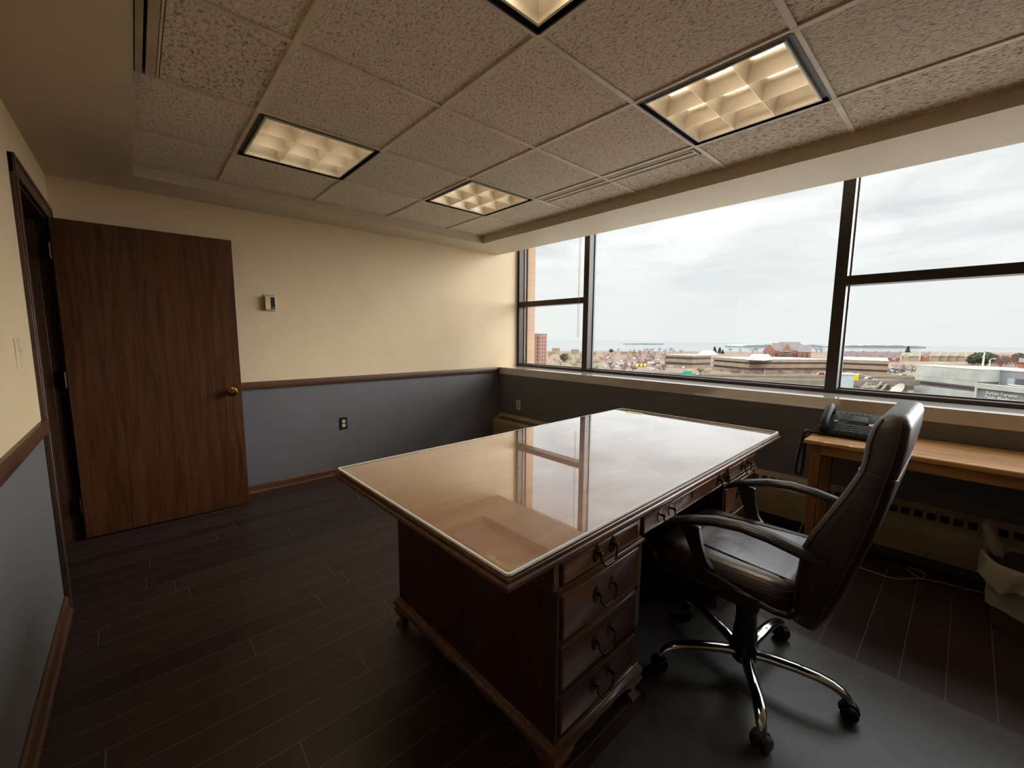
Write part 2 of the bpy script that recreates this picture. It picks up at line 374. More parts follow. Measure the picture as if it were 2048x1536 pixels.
# ------------------------------------------------------------------ windows
ZT = 2.60
segs = [(.915, -.094), (-.162, -2.264), (-2.332, -4.60)]
FR = .028
for k, (ya, yb) in enumerate(segs):
    wroot = bpy.data.objects.new('window_%d' % (k+1), None); C.objects.link(wroot); wroot['kind'] = 'structure'; wroot.location = (0, 0, 0)
    fb = MB()
    fb.box(XG, XG+.11, yb, ya, ZSILL, ZSILL+.026).box(XG, XG+.11, yb, ya, ZT-.03, ZT+.02)
    fb.build('window_frame', M['bronze'], wroot, bevel=.002)
    bd = MB()
    bd.box(XG+.088, XG+.1, yb, yb+.009, ZSILL+.026, ZT-.03).box(XG+.088, XG+.1, ya-.009, ya, ZSILL+.026, ZT-.03).box(XG+.07, XG+.1, yb, ya, ZSILL+.026, ZSILL+.036)
    bd.build('glazing_bead', M['bead'], wroot)
    MB().box(XG+.093, XG+.099, yb, ya, ZSILL+.02, ZT-.02).build('pane', M['glass'], wroot, smooth=0)
    if k != 1:
        MB().box(XG, XG+.115, yb, ya, 1.668, 1.730).build('transom', M['bronze'], wroot, bevel=.002)
    if k == 0: MB().box(XG, XG+.12, .915, YF, ZSILL, ZT).build('mullion', M['bronze'], wroot, bevel=.002)
    MB().box(XG, XG+.12, yb-.068, yb, ZSILL, ZT).build('mullion', M['bronze'], wroot, bevel=.002)
struct(MB().box(XG+.02, XG+.14, YB, YF+.2, ZT, 2.9).build('wall_window_head', M['soffit']))
struct(MB().box(XG, XG+.14, YB, -4.66, ZSILL, ZT).build('wall_window_pier', M['wall']))
# ------------------------------------------------------------------ ceiling lights (parabolic louvre troffers)
def louver_mat():
    m = Mat('satin_aluminium_louvre', (222, 214, 200), .36, .85)
    m.bump(m.noise(60, 3, .5, m.map((1, .2, 1))), .15, .001); return m.m
M['louver'] = louver_mat()
M['lamp'] = emit('fluorescent_tube', (255, 234, 204), 14.0)
M['reflector'] = plain('white_reflector', (236, 230, 215), .5, var=.01)
M['flange'] = plain('white_flange', (225, 218, 200), .4)
HS = G/2
def make_light():
    t = thing('ceiling_light', '', 'ceiling light')
    f = MB(); a, b = HS-.0125, HS-.036      # black reveal between the tee bar and the louvre flange
    for s in (-1, 1):
        f.box(min(s*a, s*(a+.006)), max(s*a, s*(a+.006)), -a, a, -.002, .03).box(-a, a, min(s*a, s*(a+.006)), max(s*a, s*(a+.006)), -.002, .03)
    f.box(-a, a, -a, -b, .012, .016).box(-a, a, b, a, .012, .016).box(-a, -b, -b, b, .012, .016).box(b, a, -b, b, .012, .016)
    f.build('reveal', M['black'], t, smooth=0)
    g = MB(); c = b-.007
    for s in (-1, 1):
        g.box(min(s*c, s*b), max(s*c, s*b), -b, b, -.001, .075).box(-c, c, min(s*c, s*b), max(s*c, s*b), -.001, .075)
    g.build('flange', M['flange'], t, smooth=0)
    h = MB()
    h.box(-b, b, -b, b, .20, .21)
    for s in (-1, 1):
        h.box(min(s*b, s*(b+.004)), max(s*b, s*(b+.004)), -b, b, .075, .2).box(-b, b, min(s*b, s*(b+.004)), max(s*b, s*(b+.004)), .075, .2)
    h.build('housing', M['reflector'], t, smooth=0)
    # curved blades: narrow at the bottom, wide at the top
    prof = [(.0008, 0), (.0025, .012), (.007, .026), (.012, .042), (.020, .057), (.030, .070), (.030, .072)]
    blade = [(-w_, z) for w_, z in prof[::-1]]+[(w_, z) for w_, z in prof]
    for k in (-1, 1):
        q = k*c/3
        MB().prism([(q+a_, z) for a_, z in blade], 'y', -c, c).build('louvre_blade', M['louver'], t, smooth=60)
        MB().prism([(q+a_, z+.0006) for a_, z in blade], 'x', -c, c).build('louvre_blade', M['louver'], t, smooth=60)
    e = MB()
    half = [(0, .072), (0, 0), (.0012, 0), (.003, .012), (.008, .026), (.016, .042), (.022, .057), (.032, .072)]
    e.prism([(-c+a_, z) for a_, z in half], 'y', -c, c).prism([(c-a_, z) for a_, z in half], 'y', -c, c)
    e.prism([(-c+a_, z) for a_, z in half], 'x', -c, c).prism([(c-a_, z) for a_, z in half], 'x', -c, c)
    e.build('louvre_edge', M['louver'], t, smooth=60)
    for k in (-1, 0, 1):
        MB().lathe([(.0, -.27), (.014, -.27), (.014, .27), (.0, .27)], (0, k*.18, .13), 'x', 12).build('lamp_tube', M['lamp'], t)
    return t
spots = [((1, 1), 'square ceiling light with black rim, nearest the open door'),
         ((3, 1), 'smallest looking square ceiling light, near the far end of the slot diffuser'),
         ((3, 4), 'large square ceiling light right beside the window soffit'),
         ((1, 4), 'ceiling light cut off by the top edge of the photo')]
L0 = make_light()
for k, (cell, lab) in enumerate(spots):
    o = L0 if k == 0 else copy_tree(L0)
    ix, iy = cell
    o.location = ((xs[ix]+xs[ix+1])/2, (ys[iy]+ys[iy+1])/2, H-.001)
    tag(o, lab, 'ceiling light', 'square louvred ceiling lights')

# slot diffusers
M['slot'] = plain('diffuser_enamel', (190, 174, 148), .45)
t = thing('air_vent', 'long slot air diffuser in the tiles beside the window soffit', 'air vent', (1.900, -1.22, H))
mb = MB()
mb.box(-.058, -.050, -.585, .59, -.003, .03).box(.048, .056, -.585, .59, -.003, .03).box(-.058, .056, .584, .59, -.003, .03).box(-.058, .056, -.585, -.579, -.003, .03)
mb.build('frame', M['tee'], t)
for x0_, x1_ in ((-.034, -.024), (-.004, .02), (.030, .036)):
    MB().box(x0_, x1_, -.58, .585, -.001, .022).build('vane', M['slot'], t)
MB().box(-.056, .054, -.585, .59, .06, .07).build('duct', M['dark'], t)
t = thing('air_vent', 'slot air grille along the left edge of the tile recess', 'air vent', (-.398, -2.5, H))
MB().box(-.042, -.034, -1.9, 1.88, -.002, .03).box(.036, .043, -1.9, 1.88, -.002, .03).box(-.042, .043, 1.874, 1.882, -.002, .03).build('frame', M['tee'], t)
MB().box(-.027, -.006, -1.9, 1.875, -.001, .02).build('vane', M['slot'], t)
MB().box(.004, .034, -1.9, 1.875, -.001, .02).build('vane', M['slot'], t)
MB().box(-.042, .043, -1.9, 1.88, .06, .07).build('duct', M['dark'], t)

# ------------------------------------------------------------------ small wall things
M['ivory'] = plain('ivory_plastic', (214, 200, 165), .4)
M['grey_plastic'] = plain('grey_beige_plastic', (170, 160, 135), .45)
# thermostat
t = thing('thermostat', 'small beige thermostat on the cream wall beside the door', 'thermostat', (.331, YF, 1.566))
MB().box(-.042, .042, -.008, 0, -.066, .066).build('back_plate', M['grey_plastic'], t, bevel=.002)
MB().box(-.036, .040, -.034, -.008, -.056, .052).build('cover', M['ivory'], t, bevel=.003)
MB().box(.004, .034, -.036, -.030, -.050, .046).build('display', M['dark'], t, bevel=.001)
MB().box(.012, .030, -.0375, -.035, -.040, -.034).build('lever', M['ivory'], t)
def outlet(label, loc, rz, plate, face):
    t = thing('power_outlet', label, 'power outlet', loc, rz)
    MB().box(-.035, .035, -.006, 0, -.0575, .0575).build('cover_plate', plate, t, bevel=.002)
    for s in (-1, 1):
        f = MB().lathe([(.0, 0), (.0165, 0), (.0165, -.005), (.0, -.005)], (0, -.004, s*.0195), 'y', 20).build('socket', face, t)
        MB().box(-.0075, -.0050, -.0096, -.0085, s*.0195-.004, s*.0195+.006).box(.0050, .0075, -.0096, -.0085, s*.0195-.004, s*.0195+.006).lathe([(.0, -.0096), (.0026, -.0096), (.0026, -.0085), (0, -.0085)], (0, 0, s*.0195-.009), 'y', 8).build('slots', M['dark'], f)
    MB().lathe([(0, -.0075), (.003, -.0075), (.003, -.006), (0, -.006)], (0, 0, 0), 'y', 8).build('screw', M['chrome'], t)
outlet('power outlet with a dark plate and cream sockets on the blue far wall', (.886, YF, .486), 0, M['bronze'], M['ivory'])
outlet('cream power outlet under the window sill near the corner', (XW, .586, .498), PI/2*-1, M['ivory'], M['grey_plastic'])
t = thing('light_switch', 'ivory light switch on the wall left of the doorway', 'light switch', (XL, -.500, 1.238), PI/2)
MB().box(-.035, .035, -.006, 0, -.0575, .0575).build('cover_plate', M['ivory'], t, bevel=.002)
MB().box(-.005, .005, -.016, -.005, -.003, .012).build('toggle', M['ivory'], t, bevel=.001)

tag(MB().box(-.004, .004, -.003, .003, 0, .003).build('paper_scrap', M['ivory'], loc=tuple(at(718, 995.5, 0))), 'tiny white scrap on the dark floor left of the desk', 'scrap')
# convector enclosures under the window
def heater(label, y0, y1, cap0, slot=.046):
    L_ = y1-y0
    t = thing('heater_cover', label, 'heater', (XW, y0, 0), 0, 'heater covers under the window')
    p = [(-.002, .10), (-.002, .366), (-.022, .366), (-.032, .358), (-.128, .292), (-.132, .286), (-.132, .10), (-.120, .10), (-.120, .27), (-.012, .345), (-.012, .10)]
    MB().prism(p, 'y', 0, L_).build('body', M['heater'], t, bevel=.002)
    MB().box(-.131, 0, L_-.004, L_+.002, .10, .288).prism([(0, .288), (-.131, .288), (-.02, .364), (0, .364)], 'y', L_-.004, L_+.002).build('end_cap', M['heater'], t)
    sb = MB(); u = Vector((.096, 0, .066)).normalized(); nrm = Vector((-.066, 0, .096)).normalized()
    n = int((L_-.16)/slot)
    for k in range(n):
        yy = L_-.09-k*slot
        c = Vector((-.080, yy, .325))+nrm*.0012
        a = u*.024; bb = Vector((0, slot*.34, 0))
        q = [c-a-bb, c+a-bb, c+a+bb, c-a+bb]
        sb.loft([[v-nrm*.004 for v in q], q])
    sb.build('grille', M['dark'], t, smooth=0)
    MB().box(-.118, -.004, .02, L_-.02, .14, .26).build('fin_pipe', M['dark'], t)
    return t
heater('beige heater cover with slotted top at the far corner, partly behind the desk', -.80, .905, True)
heater('beige heater cover with slotted top running under the side table', -4.4, -.86, False, .052)

# blind cord hanging at the first mullion
mb = MB()
for dy in (0, .016):
    mb.tube([(XG-.012, .0-dy*.6-.055, 2.6), (XG-.014, -.035-dy, 2.2), (XG-.014, -.035-dy, 1.8), (XG-.014, -.037-dy, 1.315)], .0016, 5)
mb.tube([(XG-.014, -.037, 1.315), (XG-.014, -.040, 1.300), (XG-.014, -.045, 1.296), (XG-.014, -.050, 1.300), (XG-.014, -.053, 1.315)], .0016, 5)
tag(mb.build('blind_cord', M['grey_plastic']), 'thin looped blind cord hanging in front of the left window post', 'blind cord')

# ------------------------------------------------------------------ the desk
M['desk'] = wood('desk_mahogany', (62, 36, 20), (96, 59, 35), (120, 77, 47), 'X', .9, .34, coat=.12)
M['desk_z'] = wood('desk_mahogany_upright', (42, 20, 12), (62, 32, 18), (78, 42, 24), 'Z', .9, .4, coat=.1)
def desk_top_mat():
    m = Mat('desk_top_veneer', (140, 96, 66), .46, spec=1.0, coat=.6, coat_rough=.4)
    v = m.map((1.1, 5.5, 1)); n1 = m.noise(1.6, 6, .62, v, 1.4); n2 = m.noise(22, 4, .6, m.map((1, 2.2, 1))); n3 = m.noise(2.2, 4, .6)
    c = m.ramp(n1, [(.28, (176, 124, 92)), (.5, (202, 152, 118)), (.72, (218, 172, 138))])
    c = m.mix(m.ramp(n2, [(.45, (0, 0, 0)), (.7, (90, 90, 90))]), c, (224, 186, 152))
    c = m.mix(m.ramp(n3, [(.4, (0, 0, 0)), (.75, (110, 110, 110))]), c, (214, 180, 150))
    m.base(c); return m.m
M['desk_top'] = desk_top_mat()
M['crossband'] = wood('light_burl_inlay', (214, 176, 118), (236, 204, 150), (244, 218, 168), 'X', 2, .3)
DLX, DLY = 2.125, 1.045
desk = thing('executive_desk', 'large brown wooden pedestal desk under a glass sheet', 'desk', (.077, -2.283, 0), math.radians(.9))
# local frame: x along the length, y from the chair side (0) to the far side
def frame_ring(x0, x1, y0, y1, prof):
    """mitred moulding: prof = [(outward, z)], rings of rectangle corners"""
    return [[Vector((x0-o_, y0-o_, z)), Vector((x1+o_, y0-o_, z)), Vector((x1+o_, y1+o_, z)), Vector((x0-o_, y1+o_, z))] for o_, z in prof]
top = MB()
top.loft(frame_ring(0, DLX, 0, DLY, [(-.06, .728), (-.014, .728), (-.006, .732), (-.001, .738), (0, .744), (-.002, .750), (-.006, .753), (-.011, .7535), (-.0115, .757), (-.007, .759), (-.006, .763), (-.009, .767), (-.02, .7685)]))
top.build('desk_top', M['desk'], desk, smooth=50)
MB().box(.022, DLX-.022, .022, DLY-.022, .7686, .7692).build('top_veneer', M['desk_top'], desk, smooth=0)
# worn corner patches where the lighter crossbanding shows
cb = MB()
cb.add([(.023, .023, .7698), (.085, .023, .7698), (.066, .034, .7698), (.046, .046, .7698), (.040, .075, .7698), (.048, .105, .7698), (.036, .118, .7698), (.023, .112, .7698)], [tuple(range(8))])
cb.build('corner_inlay', M['crossband'], desk, smooth=0)
# pedestals and frieze
PX = [(.240, .690), (1.450, 1.890)]; PY0, PY1 = .058, .985
HZB, HZW = .118, .603
fr_ = MB()
fr_.box(.222, 1.900, PY0+.004, PY1-.004, .612, .728)
fr_.build('frieze', M['desk'], desk, bevel=.002)
pm = MB()
for x0, x1 in PX:
    pass
pulls = []
def bail_pull(parent, x, y, z, w_=.084):
    p = MB()
    for s in (-1, 1):
        # shaped back plate, post
        p.lathe([(.0, -.0015), (.013, -.0015), (.0125, .0005), (0, .0005)], (x+s*w_/2, y-.001, z+.004), 'y', 14)
        p.loft([[Vector((x+s*w_/2+a_, yy, z+b_)) for a_, b_ in ((-.011, -.022), (0, -.029), (.011, -.022), (.016, -.006), (.011, .015), (0, .027), (-.011, .015), (-.016, -.006))] for yy in (y-.002, y)])
        p.lathe([(.0045, 0), (.0042, -.010), (.0065, -.014), (.0065, -.019), (.003, -.022), (0, -.0225)], (x+s*w_/2, y-.001, z+.002), 'y', 12)
    path = [(x-w_/2, y-.016, z), (x-w_/2-.002, y-.018, z-.012), (x-w_/2+.004, y-.021, z-.026), (x-w_/2+.014, y-.023, z-.036), (x-w_/2+.024, y-.024, z-.039),
            (x, y-.024, z-.037), (x+w_/2-.024, y-.024, z-.039), (x+w_/2-.014, y-.023, z-.036), (x+w_/2-.004, y-.021, z-.026), (x+w_/2+.002, y-.018, z-.012), (x+w_/2, y-.016, z)]
    p.tube(path, [.0028, .003, .0033, .0036, .0038, .0046, .0038, .0036, .0033, .003, .0028], 8)
    p.build('bail_pull', M['dull_brass'], parent, smooth=50)
def drawer(x0, x1, z0, z1, pull=True, front=PY0, pulls_x=None):
    b = .006
    rings = [[Vector((x0+i, front+yy, z0+i)), Vector((x1-i, front+yy, z0+i)), Vector((x1-i, front+yy, z1-i)), Vector((x0+i, front+yy, z1-i))] for i, yy in ((0, .004), (0, -.006), (.003, -.010), (.008, -.0115), (.010, -.010))]
    o = MB().loft(rings).build('drawer', M['desk'], desk, smooth=40)
    for px in (pulls_x or [(x0+x1)/2]): bail_pull(o, px, front-.0100, (z0+z1)/2+.008)
    return o
for k, (x0, x1) in enumerate(PX):
    p = MB()
    p.box(x0, x1, PY0, PY1, HZB-.01, .600)
    # corner stiles
    for xa in (x0-.004, x1-.022):
        p.box(xa, xa+.026, PY0-.004, PY0+.02, HZB-.01, .600)
    p.build('pedestal', M['desk_z'], desk, bevel=.0015)
    # waist moulding
    MB().loft(frame_ring(x0, x1, PY0, PY1, [(-.01, .594), (.003, .595), (.010, .599), (.013, .603), (.013, .606), (.008, .609), (.007, .613), (-.01, .615)])).build('waist_moulding', M['desk'], desk, smooth=50)
    # base moulding with a shaped apron
    MB().loft(frame_ring(x0, x1, PY0, PY1, [(-.004, .134), (.002, .134), (.008, .128), (.010, .120), (.017, .116), (.020, .108), (.020, .098), (.016, .090), (-.004, .088)])).build('base_moulding', M['desk'], desk, smooth=50)
    # ogee bracket feet joined by a scalloped apron
    for cxn, (fx, sx_) in enumerate(((x0-.012, 1), (x1+.012, -1))):
        for fy, sy_ in ((PY0-.012, 1), (PY1+.012, -1)):
            f = MB()
            # ogee profile (outward, z): bulges under the moulding, tucks in at the ankle, flares at the toe
            og = [(-.002, .090), (.006, .078), (.006, .064), (-.002, .046), (-.010, .032), (-.009, .020), (-.002, .010), (.002, .004), (.002, 0)]
            wid = [.115, .085, .064, .052, .046, .040, .044, .048, .048]
            rings = []
            for (o_, z), wd in zip(og, wid):
                ox, oy = fx-sx_*o_, fy-sy_*o_
                rings.append([Vector((ox, oy, z)), Vector((ox+sx_*wd, oy, z)), Vector((ox+sx_*wd, oy+sy_*.024, z)), Vector((ox+sx_*.024, oy+sy_*.024, z)), Vector((ox+sx_*.024, oy+sy_*wd, z)), Vector((ox, oy+sy_*wd, z))])
            f.loft(rings).build('bracket_foot', M['desk'], desk, smooth=50)
    ap = MB()
    def scallop(a0, a1, n=14):
        pts = [(a0, .092)]; 
        for i in range(n+1):
            t_ = i/n; x = a0+(a1-a0)*t_
            pts.append((x, .088-.014*(abs(math.cos(3*PI*t_))**.7)-.0*t_))
        pts.append((a1, .092)); return pts
    for yy in (PY0-.010, PY1-.006): ap.prism(scallop(x0+.08, x1-.08), 'y', yy, yy+.016)
    for xx in (x0-.010, x1-.006): ap.prism([(a_, b_) for a_, b_ in scallop(PY0+.08, PY1-.08)], 'x', xx, xx+.016)
    ap.build('apron', M['desk'], desk)
    # drawers of the pedestal
    xa, xb = x0+.012, x1-.028
    for z0, z1 in ((.452, .590), (.292, .430), (.150, .272)):
        drawer(xa, xb, z0, z1)
# frieze drawers
drawer(.250, .652, .622, .690, front=PY0)
drawer(.684, 1.452, .622, .690, front=PY0, pulls_x=[.845, 1.395])
drawer(1.478, 1.876, .622, .690, front=PY0, pulls_x=[1.70])
# pilaster strips between the frieze drawers
for xa_, xb_ in ((.659, .677), (1.456, 1.474), (.222, .246), (1.878, 1.900)):
    MB().box(xa_, xb_, PY0-.003, PY0+.01, .614, .715).build('stile', M['desk'], desk, bevel=.001)
MB().lathe([(.0, -.0012), (.010, -.0012), (.010, 0), (0, 0)], (1.075, PY0-.0105, .672), 'y', 14).box(1.0725, 1.0775, PY0-.0125, PY0-.010, .654, .668).build('lock_escutcheon', M['dull_brass'], desk)
# modesty panel at the far side of the kneehole
MB().box(.69, 1.45, PY1-.06, PY1-.04, .14, .612).build('modesty_panel', M['desk_z'], desk)
# glass sheet lying on the desk
M['desk_glass'] = sheet_glass('desk_glass', (.95, .96, .95), 2.5, .02, 1.5, .006)
g = MB()
def rrect(x0, x1, y0, y1, r, z, n=5):
    pts = []
    for cx, cy_, a0 in ((x1-r, y1-r, 0), (x0+r, y1-r, 90), (x0+r, y0+r, 180), (x1-r, y0+r, 270)):
        for i in range(n+1):
            a = math.radians(a0+90*i/n); pts.append(Vector((cx+r*math.cos(a), cy_+r*math.sin(a), z)))
    return pts
M['glass_edge_glint'] = plain('painted_edge_glint', (250, 250, 246), .3, var=.02)  # white rim colour paints the light gleaming in the glass edge
gs = MB(); 
r0 = [rrect(.008, DLX-.008, .008, DLY-.008, .012, z) for z in (.7702, .7762)]
n_ = len(r0[0])
inner = rrect(.0145, DLX-.0145, .0145, DLY-.0145, .008, .7763)
gs.mat(0).add(inner, [tuple(range(n_))])
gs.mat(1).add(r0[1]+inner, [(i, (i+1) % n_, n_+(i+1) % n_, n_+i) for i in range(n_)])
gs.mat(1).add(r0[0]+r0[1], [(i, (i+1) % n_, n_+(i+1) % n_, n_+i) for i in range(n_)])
go = gs.build('glass_sheet', [M['desk_glass'], M['glass_edge_glint']], smooth=0)
go.matrix_world = Matrix.Translation((.077, -2.283, 0)) @ Matrix.Rotation(math.radians(.9), 4, 'Z')
tag(go, 'clear protective glass sheet covering the whole desk top', 'glass sheet')
# yellowish label stuck on the far corner of the glass
nb = MB().box(-.06, .06, -.022, .022, 0, .0006).build('sticky_note', plain('yellow_paper', (196, 172, 96), .6), smooth=0, loc=(2.078, -1.38, .7768), rot=(0, 0, math.radians(91)))
tag(nb, 'small yellow sticky note at the window end of the desk', 'note')

# ------------------------------------------------------------------ chair mat
def mat_mat():
    m = Mat('vinyl_chair_mat', (30, 28, 27), .33, spec=.6)
    n = m.noise(300, 3); m.base(m.ramp(m.noise(14, 4), [(.3, (44, 42, 41)), (.7, (58, 55, 53))]))
    m.rough(m.noise(30, 5, .7), .34, .48); m.bump(n, .25, .0008); return m.m
M['mat'] = mat_mat()
pts = [(.36, -4.1), (1.588, -4.1), (1.588, -2.262), (1.575, -2.250), (1.50, -2.246), (1.47, -2.235), (1.462, -2.2), (1.462, -1.80), (1.44, -1.77), (.83, -1.77), (.81, -1.80), (.81, -2.2), (.80, -2.24), (.76, -2.262), (.37, -2.262)]
o = MB().prism(pts, 'z', .0004, .0030).build('chair_mat', M['mat'], bevel=.001, seg=1)
tag(o, 'dark translucent plastic chair mat on the floor under the office chair', 'chair mat')

# ------------------------------------------------------------------ office chair
def leather_mat(name='brown_black_leather', coat=.12, r0=.40, r1=.52):
    m = Mat(name, (40, 27, 25), .36, spec=.6, coat=coat, coat_rough=.26)
    m.base(m.ramp(m.noise(7, 5), [(.3, (36, 23, 21)), (.7, (46, 31, 29))]))
    vo = m.n('ShaderNodeTexVoronoi'); vo.inputs['Scale'].default_value = 260; m.l(m.src, vo.inputs['Vector'])
    w_ = m.noise(5.5, 3, .55, m.map((1, 2.2, 1)), 1.5)
    a = m.n('ShaderNodeMath', operation='MULTIPLY_ADD'); m.l(w_, a.inputs[0]); a.inputs[1].default_value = 9.0; m.l(vo.outputs['Distance'], a.inputs[2])
    m.rough(m.noise(20, 4), r0, r1); m.bump(a.outputs[0], .35, .0012); return m.m
M['leather'] = leather_mat(); M['leather_seat'] = leather_mat('brightened_seat_leather', 1.0, .28, .40)  # seat is the same leather, its gloss raised to paint the pale glare
M['seam'] = plain('leather_piping', (62, 44, 40), .35)
chair = thing('office_chair', 'dark brown leather office chair with chrome star base pushed up to the desk', 'office chair', (1.18, -2.443, 0))
CX = -.040       # seat centre relative to the column
def Y(y): return y+2.443
# star base
hub = MB().lathe([(.0, .058), (.040, .060), (.048, .072), (.050, .105), (.047, .13), (.040, .16), (0, .16)], n=24).build('hub', M['plastic'], chair)
MB().lathe([(.0, .120), (.044, .120), (.041, .19), (.038, .20), (.036, .26), (.038, .265), (.033, .40), (.030, .43), (0, .43)], n=20).build('gas_lift_cover', M['plastic'], chair)
angs = [-8+72*k for k in range(5)]
for a_ in angs:
    a = math.radians(a_); ca, sa = math.cos(a), math.sin(a)
    path = [(r_*ca, r_*sa, z) for r_, z in ((.025, .092), (.09, .103), (.17, .109), (.235, .108), (.275, .101), (.302, .089), (.318, .074), (.323, .062))]
    MB().tube(path, [.0235, .023, .0215, .0205, .020, .0185, .0165, .015], 14, up=(0, 0, 1), ry=[.016, .016, .015, .0145, .0145, .014, .0135, .013]).build('base_leg', M['chrome'], chair, smooth=60)
    cs_ = MB(); cxx, cyy = .326*ca, .326*sa
    wa = a+random.uniform(-.9, .9); tx, ty = -math.sin(wa), math.cos(wa)     # roll axis direction
    for s in (-1, 1):
        ring = []
        for rr, hh in ((0, s*.004), (.021, s*.004), (.0265, s*.008), (.0265, s*.022), (.022, s*.027), (0, s*.028)):
            ring.append([Vector((cxx+tx*hh-ty*rr*math.cos(q)*1.0, cyy+ty*hh+tx*rr*math.cos(q), .0300+rr*math.sin(q))) for q in [2*PI*i/18 for i in range(18)]])
        cs_.loft(ring)
    hood = []
    for hh in (-.012, .012):
        hood.append([Vector((cxx+tx*hh-ty*.030*math.cos(q), cyy+ty*hh+tx*.030*math.cos(q), .032+.032*math.sin(q))) for q in [PI*i/10 for i in range(11)]])
    cs_.loft(hood)
    cs_.tube([(cxx, cyy, .05), (cxx, cyy, .07)], .008, 8)
    cs_.build('caster', M['rubber'], chair)
# seat: thick padded cushion with a waterfall front
def cush(x0, x1, y0, y1, zs, r, name, mt, ins=None, smooth=180, parent=chair, n=7, wave=None):
    rings = []
    for z, i in zs:
        ring = rrect(x0+i, x1-i, y0+i, y1-i, max(.004, r-i*.6), z, n)
        if wave: ring = [Vector((p.x, p.y, p.z+wave(p))) for p in ring]
        rings.append(ring)
    return MB().loft(rings).build(name, mt, parent, smooth=smooth)
sx0, sx1 = CX-.245, CX+.245; sy0, sy1 = Y(-2.650), Y(-2.165)
def wv(p):
    t_ = (p.y-Y(-2.35))/.2; return -.030*max(0, t_)**2+.0
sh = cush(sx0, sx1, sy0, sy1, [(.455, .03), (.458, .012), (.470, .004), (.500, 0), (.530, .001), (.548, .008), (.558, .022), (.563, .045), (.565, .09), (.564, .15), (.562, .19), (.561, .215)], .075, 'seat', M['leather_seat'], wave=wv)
for z_, i_ in ((.476, -.0012), (.522, -.0015), (.541, .003)):
    ring = [Vector((p.x, p.y, p.z+wv(p))) for p in rrect(sx0+i_, sx1-i_, sy0+i_, sy1-i_, .075, z_, 7)]
    MB().tube(ring+[ring[0]], .0022, 6, cap=False).build('seam', M['seam'], sh)
for s_x, pts_ in ((-1, ((-2.20, .120), (-2.30, .150), (-2.42, .168), (-2.54, .180), (-2.628, .186))), (1, ((-2.20, .120), (-2.30, .150), (-2.42, .168), (-2.54, .180), (-2.628, .186)))):
    MB().tube(spline([(CX+s_x*a_, Y(b_), .5640+wv(Vector((0, Y(b_), 0)))) for b_, a_ in pts_], 5), .0022, 6).build('seam', M['seam'], sh)
MB().box(CX-.20, CX+.20, Y(-2.62), Y(-2.24), .437, .457).build('seat_pan', M['plastic'], chair, bevel=.01)
MB().box(CX-.09, CX+.09, Y(-2.56), Y(-2.36), .405, .44).tube([(CX+.09, Y(-2.45), .42), (CX+.20, Y(-2.45), .415), (CX+.225, Y(-2.45), .412)], .006, 8).build('tilt_mechanism', M['plastic'], chair, bevel=.006)
# backrest
st = [(-2.628, .455, -2.700, .445), (-2.636, .52, -2.728, .505), (-2.641, .60, -2.752, .575), (-2.650, .70, -2.775, .665), (-2.672, .76, -2.790, .72), (-2.695, .81, -2.804, .775), (-2.736, .90, -2.824, .87), (-2.760, .962, -2.836, .95),
      (-2.764, .985, -2.842, .98), (-2.767, 1.04, -2.850, 1.04), (-2.775, 1.080, -2.852, 1.088), (-2.787, 1.103, -2.846, 1.108), (-2.800, 1.114, -2.834, 1.116)]
hw = [.215, .238, .246, .250, .250, .250, .248, .244, .243, .241, .234, .218, .180]
rings = []
def back_ring(k, g=0, sl=0):
    y0, z0, y1, z1 = st[k]; w_ = hw[k]+g
    f = Vector((0, Y(y0), z0)); b = Vector((0, Y(y1), z1)); dd = (f-b); L_ = dd.length; dd.normalize(); c = (f+b)/2; hh = L_/2+g
    r_ = min(.030, hh*.8); pts = []
    for sx_, sd, a0 in ((1, 1, 0), (-1, 1, 90), (-1, -1, 180), (1, -1, 270)):
        for i in range(6):
            a = math.radians(a0+90*i/5)
            pts.append(c+Vector((CX, 0, 0))+Vector((sx_*(w_-r_)+r_*math.cos(a), 0, 0))+dd*(sd*(hh-r_)+r_*math.sin(a)))
    return pts
for k in range(len(st)): rings.append(back_ring(k))
bk = MB().loft(rings).build('backrest', M['leather'], chair, smooth=180)
for k in (7,):
    ring = back_ring(k, .0008); MB().tube(ring+[ring[0]], .0022, 6, cap=False).build('seam', M['seam'], bk)
for idx in (3, 9, 13, 21):
    MB().tube([back_ring(k, .0006)[idx] for k in range(1, len(st)-1)], .0028, 6).build('piping', M['seam'], bk)
